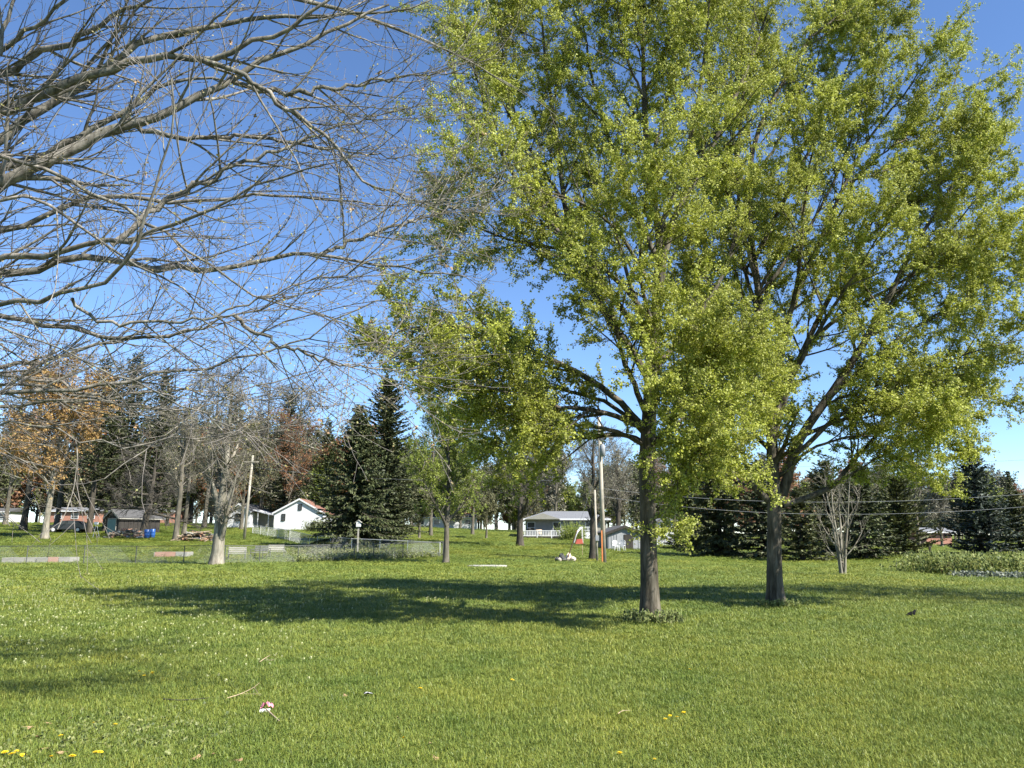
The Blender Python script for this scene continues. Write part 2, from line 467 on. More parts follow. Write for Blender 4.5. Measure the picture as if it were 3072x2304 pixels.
rng = np.random.default_rng(5)
NG = 140000
yy = np.exp(rng.uniform(math.log(3.2), math.log(135), NG))
xx = (rng.random(NG) - .5) * 2 * (yy * .70 + 1.2)
zz = G(xx, yy)
me = bpy.data.meshes.new('grass')
me.vertices.add(NG); me.vertices.foreach_set('co', np.stack((xx, yy, zz), 1).astype(np.float32).ravel())
sc = np.stack((np.clip(yy / 9, .9, 8.0), np.clip(yy / 9, .9, 8.0), np.interp(yy, [3, 12, 25, 40, 60, 135], [.85, 1.1, 1.25, 1.0, .8, 1.0])), 1) * rng.uniform(.75, 1.25, NG)[:, None]
at_s = me.attributes.new('tuft_scale', 'FLOAT_VECTOR', 'POINT'); at_s.data.foreach_set('vector', sc.astype(np.float32).ravel())
rot = np.stack((rng.normal(0, .12, NG), rng.normal(0, .12, NG), rng.uniform(0, 6.283, NG)), 1)
at_r = me.attributes.new('tuft_rot', 'FLOAT_VECTOR', 'POINT'); at_r.data.foreach_set('vector', rot.astype(np.float32).ravel())
me.materials.append(M['grass'])
grass = link(bpy.data.objects.new('grass', me))
tag(grass, 'short green lawn grass covering the whole garden', 'grass', None, 'stuff')
ng = bpy.data.node_groups.new('grass_scatter', 'GeometryNodeTree')
ng.interface.new_socket('Geometry', in_out='INPUT', socket_type='NodeSocketGeometry')
ng.interface.new_socket('Geometry', in_out='OUTPUT', socket_type='NodeSocketGeometry')
gi = ng.nodes.new('NodeGroupInput'); gout = ng.nodes.new('NodeGroupOutput')
ci = ng.nodes.new('GeometryNodeCollectionInfo'); ci.inputs[0].default_value = tcol
ci.inputs['Separate Children'].default_value = True; ci.inputs['Reset Children'].default_value = True
ip = ng.nodes.new('GeometryNodeInstanceOnPoints'); ip.inputs['Pick Instance'].default_value = True
def named(nm):
    n = ng.nodes.new('GeometryNodeInputNamedAttribute'); n.data_type = 'FLOAT_VECTOR'; n.inputs[0].default_value = nm
    return n.outputs[0]
ng.links.new(gi.outputs[0], ip.inputs['Points']); ng.links.new(ci.outputs[0], ip.inputs['Instance'])
ng.links.new(named('tuft_rot'), ip.inputs['Rotation']); ng.links.new(named('tuft_scale'), ip.inputs['Scale'])
ng.links.new(ip.outputs[0], gout.inputs[0])
md = grass.modifiers.new('scatter', 'NODES'); md.node_group = ng

def scatter(name, pos, rot, scale, coll, mat, parent=None):
    """points that carry small meshes (leaf sprigs, far trees) by geometry nodes"""
    n = len(pos)
    me = bpy.data.meshes.new(name)
    me.vertices.add(n); me.vertices.foreach_set('co', np.asarray(pos, np.float32).ravel())
    for nm, dat in (('tuft_scale', scale), ('tuft_rot', rot)):
        a = me.attributes.new(nm, 'FLOAT_VECTOR', 'POINT'); a.data.foreach_set('vector', np.asarray(dat, np.float32).ravel())
    me.materials.append(mat)
    o = link(bpy.data.objects.new(name, me), parent)
    g_ = ng.copy(); g_.nodes['Collection Info'].inputs[0].default_value = coll
    md_ = o.modifiers.new('scatter', 'NODES'); md_.node_group = g_
    return tag(o, kind='stuff')
def sprig_set(name, n_leaf, size, mat, seeds, droop, spread):
    c = bpy.data.collections.new(name)
    for sd in seeds:
        r = np.random.default_rng(sd)
        V, F = leafquads(r, r.normal(0, spread, (n_leaf, 3)), size, droop)
        o = MB().add(V, F).build('leaf_sprig', mat); COL.objects.unlink(o); c.objects.link(o)
    return c
sprigs = sprig_set('maple_sprigs', 7, .042, M['leaf_maple'], range(60, 68), .75, .026)

# ------------------------------------------------------------------ big trees
def trunk_mesh(rng, pts, rad, S=28, ridges=9, flare=.75, rows=90, amp=.06, flare_h=.3):
    """a tapered trunk with furrowed sides and a root flare"""
    c = resample(pts, rows, 2)
    s = np.linspace(0, 1, rows)
    r = np.interp(s, np.linspace(0, 1, len(rad)), rad)
    h = np.linalg.norm(c - c[0], axis=1)
    ang = np.arange(S) * 2 * math.pi / S
    ph = rng.uniform(0, 6.28, 6)
    rr = np.ones((rows, S))
    for k, (f, a) in enumerate(((ridges, .5), (ridges * 2 - 1, .35), (3, .5), (5, .4))):
        rr += amp * a * np.sin(f * ang[None] + ph[k] + 1.3 * np.sin(h[:, None] * (1.1 + .7 * k) + ph[k]))
    rr += rng.normal(0, amp * .18, (rows, S))
    fl = flare * np.exp(-h / flare_h)[:, None]
    rr = rr + fl * (.75 + .45 * np.sin(5 * ang + ph[4])[None])
    R = r[:, None] * rr
    V = c[:, None, :] + R[..., None] * np.stack((np.cos(ang), np.sin(ang), np.zeros(S)), 1)[None]
    idx = np.arange(rows * S).reshape(rows, S)
    a = idx[:-1]; b = np.roll(idx, -1, 1)[:-1]; c2 = np.roll(idx, -1, 1)[1:]; d = idx[1:]
    F = np.stack((a, b, c2, d), -1).reshape(-1, 4)
    mb = MB().add(V.reshape(-1, 3), F); mb.F.append(np.array([idx[-1].tolist()]))
    return mb

def big_maple(seed, xd, yd, label, trunk_px, trunk_rad, limbs, n2, n3, leaf_n, leaf_size):
    rng = np.random.default_rng(seed)
    base = gpix(xd, yd)
    Yt = base[1]
    root = thing('maple_tree', base, label, 'tree', 'maple trees leafing out on the lawn')
    off = base
    tp = [base - np.array([0, 0, .12])] + [P(x, y, Yt + dz) for x, y, dz in trunk_px]
    tp = np.array(tp) - off
    trunk_mesh(rng, tp, trunk_rad).build('trunk', M['bark_maple'], root, True)
    LP, LR = [], []
    for px, r0, dz in limbs:
        n = len(px)
        pts = np.array([P(x, y, Yt + dz * (i / (n - 1)) ** 1.2) for i, (x, y) in enumerate(px)]) - off
        p = resample(pts, 22, 2)
        p[1:-1] += rng.normal(0, .011, (20, 3))
        r = r0 * np.linspace(1, .10, 22) ** .85
        LP.append(p); LR.append(np.maximum(r, .007))
        V, F = tubes(p[None], LR[-1][None], 9)
        MB().add(V, F).build('limb', M['bark_maple'], root, True)
    LP = np.array(LP); LR = np.array(LR)
    low_t = .22
    # leader also bears branches
    t_up = resample(tp[len(tp) // 2:], 22, 1); tr = np.linspace(trunk_rad[len(trunk_rad) // 2], trunk_rad[-1], 22)
    BP = np.concatenate((LP, t_up[None])); BR = np.concatenate((LR, tr[None]))
    P1, R1 = spawn(rng, BP, BR, 13, low_t, .98, (.4, 1.05), 1.1, 2.8, 22, .045, .02, .6, .2, .007, tpow=.75)
    BP = np.concatenate((BP, P1)); BR = np.concatenate((BR, R1))
    P2, R2 = spawn(rng, BP, BR, n2, .15, 1.0, (.45, 1.1), .35, 1.1, 5, .09, .045, .55, .25, .005)
    P3, R3 = spawn(rng, P2, R2, n3, .12, 1.0, (.45, 1.15), .15, .5, 3, .11, .06, .6, .4, .003)
    tw = MB()
    V, F = tubes(P1[:, ::3], R1[:, ::3], 5); tw.add(V, F)
    V, F = tubes(P2, R2, 3); tw.add(V, F)
    V, F = tubes(P3, R3, 3); tw.add(V, F)
    tag(tw.build('twigs', M['bark_maple'], root, True), kind='stuff')
    pos = np.concatenate((along(rng, P3, leaf_n, .1, 1.0), along(rng, P2, leaf_n * 2, .3, 1.0), along(rng, P1, 10, .4, 1.0)))
    n = len(pos)
    rot = np.stack((rng.normal(0, .3, n), rng.normal(0, .3, n), rng.uniform(0, 6.28, n)), 1)
    sc_ = np.repeat(rng.uniform(.7, 1.2, n)[:, None] * leaf_size / .05, 3, 1)
    scatter('leaves', pos, rot, sc_, sprigs, M['leaf_maple'], root)
    return root, len(pos)

limbsA = [
    ([(1402, 940), (1330, 855), (1240, 800), (1120, 745), (1000, 700), (900, 705), (845, 725)], .075, -1.2),
    ([(1408, 830), (1342, 723), (1272, 626), (1227, 500), (1205, 304), (1175, 122), (1160, -60)], .085, .6),
    ([(1412, 760), (1300, 610), (1170, 460), (1080, 340), (1030, 180), (1000, 40)], .07, -.8),
    ([(1415, 690), (1445, 486), (1509, 379), (1564, 267), (1600, 182), (1655, 45), (1680, -60)], .085, .9),
    ([(1404, 930), (1300, 885), (1190, 880), (1080, 840), (1000, 830)], .06, -2.0),
    ([(1402, 960), (1470, 905), (1540, 880), (1600, 860)], .05, 1.2),
    ([(1420, 560), (1350, 400), (1290, 230), (1260, 60), (1250, -60)], .06, 1.3),
    ([(1424, 500), (1470, 380), (1510, 220), (1530, 40), (1540, -60)], .06, -1.2),
    ([(1400, 960), (1350, 935), (1270, 945), (1180, 950), (1080, 960)], .055, 1.8),
    ([(1412, 800), (1480, 720), (1560, 610), (1600, 470), (1640, 360)], .065, 2.2),
    ([(1403, 910), (1370, 830), (1340, 760), (1320, 640), (1310, 560)], .065, -2.0),
    ([(1408, 850), (1390, 700), (1340, 540), (1310, 420), (1300, 300)], .06, 3.0),
    ([(1415, 720), (1360, 620), (1240, 540), (1100, 520), (1000, 480), (960, 420)], .06, 1.0),
    ([(1402, 950), (1340, 880), (1260, 850), (1150, 830), (1060, 760), (980, 780), (950, 820)], .05, .4),
    ([(1404, 965), (1440, 930), (1480, 960), (1510, 985)], .04, -1.8),
    ([(1402, 965), (1330, 930), (1240, 915), (1150, 920), (1090, 905)], .05, -1.4),
    ([(1404, 900), (1425, 830), (1450, 810), (1490, 820)], .04, -1.6),
    ([(1408, 880), (1450, 830), (1500, 790), (1540, 740)], .045, -1.6),
    ([(1408, 700), (1380, 600), (1390, 480), (1400, 380)], .05, -2.4),
    ([(1340, 720), (1250, 560), (1150, 380), (1100, 200), (1080, 60), (1075, -40)], .05, .3),
    ([(1245, 480), (1130, 300), (1050, 150), (1010, 20)], .04, .8),
    ([(1400, 364), (1440, 240), (1455, 100), (1460, -40)], .04, .6),
    ([(1391, 212), (1340, 100), (1330, -30)], .03, -.4),
    ([(1415, 640), (1330, 480), (1220, 420), (1100, 400), (1010, 350)], .045, -1.6),
]
A, nA = big_maple(3, 1405, 1345, 'nearer maple in fresh leaf, thick furrowed trunk with weeds round its foot',
    [(1403, 1250, 0), (1399, 1100, 0), (1397, 985, 0), (1404, 880, 0), (1411, 730, .1), (1425, 595, .15), (1427, 504, .2), (1412, 440, .2), (1400, 364, .25), (1391, 212, .3), (1389, 91, .3), (1391, -80, .3)],
    [.17, .155, .145, .138, .115, .09, .07, .05, .038, .018], limbsA, 8, 6, 4, .046)
limbsB = [
    ([(1672, 1085), (1667, 950), (1655, 800), (1640, 640), (1617, 480), (1617, 334), (1660, 227), (1748, 85), (1793, 0), (1820, -100)], .12, .5),
    ([(1690, 1070), (1720, 950), (1775, 880), (1830, 800), (1900, 680), (1960, 560), (2040, 430), (2100, 330)], .125, -.8),
    ([(1690, 1092), (1790, 1062), (1840, 1000), (1900, 930), (2000, 880), (2060, 850)], .075, .8),
    ([(1668, 1088), (1605, 1030), (1580, 960), (1530, 870), (1480, 800)], .09, -.8),
    ([(1668, 960), (1724, 765), (1778, 711), (1845, 665), (1918, 626), (2030, 565), (2150, 480)], .075, 1.0),
    ([(1706, 1000), (1800, 900), (1930, 840), (2060, 770), (2200, 735)], .065, -1.2),
    ([(1655, 800), (1720, 640), (1800, 450), (1870, 300), (1960, 200), (2010, 110)], .075, -1.0),
    ([(1645, 700), (1600, 560), (1570, 420), (1560, 300)], .06, 2.0),
    ([(1672, 900), (1760, 700), (1860, 520), (1950, 360), (2050, 230), (2078, 110)], .08, 1.6),
    ([(1720, 950), (1850, 890), (1980, 880), (2080, 870), (2140, 850)], .055, .2),
    ([(1662, 880), (1700, 720), (1730, 560), (1740, 400), (1770, 260)], .075, -2.6),
    ([(1662, 900), (1740, 760), (1840, 600), (1920, 480)], .07, -3.0),
    ([(1660, 850), (1640, 700), (1680, 520), (1700, 380)], .07, 3.2),
    ([(1700, 1010), (1760, 960), (1850, 940), (1940, 945), (2030, 960)], .04, -.4),
    ([(1668, 980), (1600, 900), (1540, 800), (1520, 680)], .06, 2.4),
    ([(1640, 640), (1590, 430), (1600, 250), (1620, 80), (1640, -40)], .055, -1.0),
    ([(1630, 560), (1720, 380), (1800, 230), (1850, 90), (1880, 20)], .06, .8),
    ([(1780, 870), (1900, 760), (2000, 690), (2110, 640), (2190, 600)], .05, 1.6),
    ([(1830, 800), (1930, 640), (2040, 520), (2120, 410), (2160, 440)], .045, -2.0),
    ([(1775, 880), (1830, 850), (1920, 870), (2000, 890)], .04, -1.8),
    ([(1668, 1040), (1620, 1000), (1560, 985), (1500, 990)], .04, .8),
    ([(1655, 800), (1600, 700), (1530, 620), (1490, 520)], .05, -1.8),
    ([(1800, 450), (1880, 350), (1950, 300), (2030, 290)], .04, .6),
    ([(1860, 520), (1960, 450), (2060, 380), (2120, 300)], .04, -.6),
    ([(1900, 680), (2010, 600), (2100, 540), (2180, 520)], .04, .4),
    ([(1748, 85), (1800, 40), (1860, 10), (1900, -30)], .03, .2),
    ([(1617, 400), (1700, 280), (1760, 150), (1800, 20)], .045, 1.2),
    ([(1640, 640), (1760, 480), (1830, 330), (1880, 180), (1910, 60)], .05, -.6),
    ([(1617, 440), (1580, 300), (1560, 150), (1560, 0)], .04, .4),
    ([(1655, 800), (1600, 620), (1560, 500), (1530, 400)], .045, 1.4),
]
B, nB = big_maple(8, 1675, 1310, 'farther maple in fresh leaf, forking low into several dark limbs, right of the other',
    [(1673, 1220, 0), (1672, 1130, 0), (1672, 1080, 0), (1668, 950, 0), (1658, 800, .1)],
    [.185, .165, .155, .14, .11, .08], limbsB, 8, 6, 4, .05)
print('leaves', nA, nB)

# ------------------------------------------------------------------ the bare tree reaching in from the left
def bare_tree():
    rng = np.random.default_rng(21)
    TX, TY = -7.9, 7.9
    base = np.array((TX, TY, Gz(TX, TY)))
    root = thing('bare_maple_tree', base, 'large grey-barked tree with bare spreading boughs reaching in from the left', 'tree')
    tp = np.array([(0, 0, -.1), (.02, 0, 1.2), (0, .05, 2.6), (-.05, 0, 4.2), (.05, .1, 6), (.2, .1, 8.2), (.3, .2, 10.5)])
    trunk_mesh(rng, tp, [.34, .30, .28, .25, .2, .13, .05]).build('trunk', M['bark_grey'], root, True)
    B_ = [
     ([(0, 239), (75, 216), (151, 172), (198, 154), (247, 133), (312, 128), (416, 128), (463, 125), (504, 108), (556, 83), (608, 68), (652, 44), (712, 0), (770, -60)], 21, 7.6, 7.2),
     ([(0, 401), (78, 359), (156, 320), (234, 276), (299, 271), (390, 234), (442, 203), (504, 165), (538, 146), (639, 99), (686, 75), (764, 36), (840, 10)], 26, 7.2, 7.8),
     ([(504, 177), (556, 198), (634, 200), (712, 195), (811, 177), (894, 161), (1008, 159)], 8, 7.7, 8.2),
     ([(0, 368), (104, 330), (182, 292), (260, 250), (340, 190), (400, 165), (480, 175), (560, 160)], 17, 8.4, 9.0),
     ([(0, 164), (78, 117), (130, 99), (161, 86), (203, 62), (234, 39), (286, 18), (325, 0), (400, -50)], 18, 8.0, 7.4),
     ([(0, 310), (39, 281), (86, 234), (146, 200), (187, 180), (273, 109), (312, 91), (377, 73), (442, 57), (504, 46), (608, 39), (712, 25), (860, 25), (930, 0)], 17, 8.8, 9.4),
     ([(0, 115), (52, 70), (104, 34), (138, 0), (190, -60)], 16, 7.4, 7.0),
     ([(4, 90), (14, 40), (24, 0), (40, -60)], 24, 7.0, 7.2),
     ([(0, 562), (78, 549), (156, 539), (234, 528), (312, 507), (359, 489), (416, 471), (480, 440), (560, 400), (660, 360), (700, 355)], 14, 7.0, 6.2),
     ([(0, 593), (78, 583), (156, 557), (208, 554), (273, 567), (325, 583), (429, 585), (504, 578), (569, 562), (634, 549), (686, 552), (764, 565), (868, 580), (1008, 598)], 14, 8.2, 8.8),
     ([(0, 651), (78, 653), (156, 638), (208, 625), (260, 591), (286, 557), (312, 500), (328, 425), (351, 346), (375, 260), (385, 208), (370, 169)], 13, 6.4, 5.6),
     ([(156, 645), (169, 669), (216, 690), (286, 703), (390, 697), (458, 687), (504, 666), (590, 638), (660, 612), (738, 588), (829, 557)], 5, 6.25, 6.6),
     ([(0, 679), (65, 695), (143, 705), (234, 729), (273, 734), (325, 729), (390, 716), (472, 692), (560, 672), (640, 640)], 11, 7.8, 7.4),
     ([(0, 794), (104, 778), (195, 752), (260, 737), (340, 728), (430, 716), (520, 690)], 10, 8.2, 8.6),
     ([(0, 851), (104, 843), (208, 830), (286, 820), (351, 802), (390, 807), (504, 782), (569, 763), (634, 739), (686, 708), (751, 687), (816, 648)], 10, 6.8, 7.2),
     ([(0, 830), (102, 830), (204, 856), (272, 881), (435, 902), (544, 942), (620, 950), (690, 972)], 7, 7.0, 7.6),
     ([(0, 800), (170, 840), (306, 881), (435, 888), (503, 850), (560, 830), (680, 800)], 7, 7.6, 8.2),
     ([(0, 922), (102, 922), (204, 956), (306, 963), (420, 950), (520, 930)], 6, 6.6, 7.0),
     ([(0, 500), (90, 470), (170, 430), (260, 420), (330, 440), (430, 430), (560, 420), (700, 430), (840, 450), (940, 430)], 10, 8.6, 9.2),
     ([(0, 700), (110, 740), (230, 800), (330, 845), (420, 880), (480, 930)], 6, 6.2, 6.6),
     ([(0, 430), (80, 420), (150, 470), (250, 540), (330, 590), (430, 650), (520, 720), (600, 800)], 9, 6.4, 7.0),
     ([(0, 330), (120, 370), (230, 430), (330, 480), (420, 540), (520, 620), (600, 660), (720, 690), (850, 760)], 9, 6.8, 7.8),
     ([(270, 250), (330, 290), (420, 300), (540, 290), (640, 310), (760, 330), (900, 340)], 8, 8.0, 8.6),
     ([(430, 128), (520, 160), (600, 220), (680, 270), (740, 340), (800, 400), (900, 440), (1000, 430)], 8, 7.3, 8.0),
     ([(240, 528), (310, 470), (390, 410), (470, 380), (560, 330), (650, 310), (760, 260), (860, 240)], 9, 7.6, 8.0),
     ([(690, 552), (760, 520), (840, 490), (920, 470), (1000, 440), (1040, 400)], 6, 8.3, 8.8),
     ([(504, 680), (560, 720), (640, 760), (740, 790), (840, 800), (900, 795)], 6, 6.9, 7.4),
     ([(0, 880), (130, 870), (240, 860), (340, 840), (450, 850), (560, 870), (650, 860)], 7, 8.8, 9.2),
    ]
    LP, LR = [], []
    for px, th, d0, d1 in B_:
        n = len(px)
        pts = [P(x, y, d0 + (d1 - d0) * i / (n - 1)) for i, (x, y) in enumerate(px)]
        if px[0][0] < 10:
            s = pts[0] - pts[1]; s = s / max(abs(s[0]), .12)
            dx = pts[0][0] - TX
            zz = pts[0][2] + s[2] * dx * .6 - .15
            zz = min(max(zz, 2.0), 8.5)
            a = np.array((TX, TY, zz)); mid = (a + pts[0]) / 2; mid[2] += .3 * (pts[0][2] + s[2] * dx * .45 - mid[2])
            pts = [a, mid] + pts
        p = resample(np.array(pts) - base, 30, 2)
        p[1:-1] += rng.normal(0, .02, (28, 3))
        r0 = th * K / FPX * d0 / 2
        r = np.maximum(r0 * 1.45 * (1.12 - .97 * np.linspace(0, 1, 30) ** 1.15), .007)
        LP.append(p); LR.append(r)
        V, F = tubes(p[None], r[None], 10)
        MB().add(V, F).build('bough', M['bark_grey'], root, True)
    # the rest of the crown, out of the picture on the left and above
    n = 24
    a = rng.uniform(1.9, 5.2, n); zs = rng.uniform(2.6, 9, n)
    st = np.stack((np.zeros(n), np.zeros(n), zs), 1)
    dd = np.stack((np.cos(a), np.sin(a) * .8, rng.uniform(.2, .8, n)), 1)
    ex = grow(rng, st, dd, rng.uniform(3.5, 6, n), 30, .05, .01)
    er = .06 * np.linspace(1, .12, 30)[None].repeat(n, 0)
    V, F = tubes(ex, er, 8); MB().add(V, F).build('outer_boughs', M['bark_grey'], root, True)
    n = 24
    a = rng.uniform(-.85, .2, n)  # unseen upper boughs, added and aimed overhead to shade the near left lawn
    st = np.stack((np.zeros(n), np.zeros(n), rng.uniform(6.8, 10, n)), 1)
    dd = np.stack((np.cos(a), np.sin(a), rng.uniform(.25, .7, n)), 1)
    e2 = grow(rng, st, dd, rng.uniform(5.5, 9.5, n), 30, .05, -.001)
    V, F = tubes(e2, np.concatenate((er, er))[:n] * 1.1, 8); MB().add(V, F).build('upper_boughs', M['bark_grey'], root, True)
    LPa = np.array(LP); LRa = np.array(LR)
    P2, R2 = spawn(rng, LPa, LRa, 15, .14, 1.0, (.3, .85), .6, 2.0, 11, .075, .012, .55, .25, .006, flat=.75)
    Pe, Re = spawn(rng, np.concatenate((ex, e2)), np.concatenate((er, er, er))[:len(ex) + len(e2)], 13, .2, 1, (.4, .9), .8, 2, 5, .08, .01, .5, .3, .008)
    Pf, Rf = spawn(rng, Pe, Re, 5, .2, 1, (.4, .9), .4, .9, 3, .08, .01, .5, .3, .005)
    P3, R3 = spawn(rng, P2, R2, 7, .12, 1.0, (.35, .9), .25, .95, 6, .1, .055, .6, .4, .0034, flat=.8)
    P4, R4 = spawn(rng, P3, R3, 2, .15, 1.0, (.4, 1.0), .08, .3, 3, .1, .06, .7, .6, .0024)
    sb = MB(); V, F = tubes(P2, R2, 6); sb.add(V, F); V, F = tubes(Pe, Re, 5); sb.add(V, F)
    tag(sb.build('branches', M['bark_grey'], root, True), kind='stuff')
    tb = MB()
    V, F = tubes(P3, R3, 3); tb.add(V, F); V, F = tubes(P4, R4, 3); tb.add(V, F); V, F = tubes(Pf, Rf, 3); tb.add(V, F)
    tag(tb.build('twigs', M['twig'], root, True), kind='stuff')
    tips = np.concatenate((P4[:, -1], P3[:, -1], P4[::3, 1]))
    keep = rng.random(len(tips)) < np.clip((tips[:, 0] + base[0] + 6.5) / 5.5, .2, .95)
    tips = tips[keep]
    pos = np.repeat(tips, 2, 0) + rng.normal(0, .004, (len(tips) * 2, 3))
    V, F = leafquads(rng, pos, .02, -.3)
    tag(MB().add(V, F).build('buds', M['leaf_bud'], root), kind='stuff')
    # a few last-year seed clusters still hanging
    sel = tips[rng.choice(len(tips), 40, False)]
    pos = np.repeat(sel, 7, 0) + rng.normal(0, .012, (280, 3))
    V, F = leafquads(rng, pos, .03, 1.0)
    tag(MB().add(V, F).build('old_seeds', M['dry_leaf'], root), kind='stuff')
bare_tree()

# ------------------------------------------------------------------ smaller and farther trees
def decid(seed, xd, Y, ytop, hw, label, name='bare_tree', trunk_r=.25, fork=.28, nl=7, spread=.55, n2=9, n3=7, leaf=None,
          leaf_n=3, leaf_size=.1, bark='bark_far', twig='twig_far', rmin=.008, stems=1, low=.0, group='trees beyond the garden fence', cat='tree', n4=0, rep=1, up=.03, lean=0):
    """a deciduous tree: forked trunk, rising limbs, three orders of twigs, buds or young leaves"""
    rng = np.random.default_rng(seed)
    base = at(xd, Y)
    H = ztop(ytop, base[0], Y) - base[2]
    Rw = hw * K / FPX * Y
    root = thing(name, base, label, cat, group)
    LP, LR, tp_all = [], [], MB()
    for s in range(stems):
        az = rng.uniform(0, 6.28) if stems > 1 else 0
        off = .12 * trunk_r * stems
        ln = (.32 * Rw / H if stems > 1 else .02)
        tp = np.array([(off * math.cos(az), off * math.sin(az), -.15)] +
            [(off * math.cos(az) + (ln * math.cos(az) + lean) * H * t ** 1.0 + rng.normal(0, .012 * H) * t, off * math.sin(az) + ln * math.sin(az) * H * t + rng.normal(0, .012 * H) * t, H * t) for t in (.12, .25, .4, .55, .75, .96)])
        tr = .68 * trunk_r / math.sqrt(stems) * np.array([1.25, 1.0, .9, .72, .5, .3, .06])
        c = resample(tp, 26, 2); r = np.interp(np.linspace(0, 1, 26), np.linspace(0, 1, 7), tr)
        r[0] *= 1.35; r[1] *= 1.12
        V, F = tubes(c[None], r[None], 10); tp_all.add(V, F)
        LP.append(c); LR.append(r)
        z0 = fork
        n = max(3, nl // stems)
        t = z0 + (0.85 - z0) * ((np.arange(n) + rng.random(n)) / n) ** 1.25
        a = np.arange(n) * 2.4 + rng.uniform(0, 6.28)
        fi = t * 25; ii = np.minimum(fi.astype(int), 24)
        st = c[ii]
        L = np.minimum((1.0 - .75 * t) * Rw * 1.35, H * (1 - t) * 1.15 + .12 * Rw)
        el = rng.uniform(.5, 1.1, n) if low == 0 else rng.uniform(low, low + .5, n)
        d = np.stack((np.cos(a) * np.cos(el), np.sin(a) * np.cos(el), np.sin(el)), 1)
        L = L * rng.uniform(.85, 1.25, n)
        lp = grow(rng, st, d, np.maximum(L, .5), 26, .05, up)
        lr = np.maximum(r[ii][:, None] * .62 * np.linspace(1, .1, 26)[None], rmin)
        LP += list(lp); LR += list(lr)
        V, F = tubes(lp, lr, 7); tp_all.add(V, F)
    tp_all.build('trunk', M[bark], root, True)
    LP = np.array(LP); LR = np.array(LR)
    s1 = max(Rw, H * .25)
    fine = max(rmin, Y * .00016)
    if Y > 40: n2 = int(n2 * 1.35); n4 = max(n4, 2 if 60 < Y < 100 else 1)
    P2, R2 = spawn(rng, LP, LR, n2, .22, 1.0, (.4, .95), .22 * s1, .6 * s1, 6, .08, up * 1.2, .5, .25, fine * 1.3)
    P3, R3 = spawn(rng, P2, R2, n3, .12, 1.0, (.4, 1.0), .09 * s1, .28 * s1, 3, .1, up, .6, .4, fine)
    tb = MB(); V, F = tubes(P2, R2, 3); tb.add(V, F); V, F = tubes(P3, R3, 3); tb.add(V, F)
    last = P3
    if n4:
        P4, R4 = spawn(rng, P3, R3, n4, .15, 1.0, (.4, 1.0), .05 * s1, .15 * s1, 2, .1, up, .7, .6, fine * .8)
        V, F = tubes(P4, R4, 3); tb.add(V, F); last = P4
    tag(tb.build('crown', M[twig], root), kind='stuff')
    if leaf:
        pos = np.concatenate((along(rng, last, leaf_n, .1, 1.0), along(rng, P2, leaf_n, .5, 1)))
        pos = np.repeat(pos, rep, 0); pos = pos + rng.normal(0, leaf_size * .6, pos.shape)
        V, F = leafquads(rng, pos, leaf_size, .35)
        tag(MB().add(V, F).build('foliage', M[leaf], root), kind='stuff')
    return root

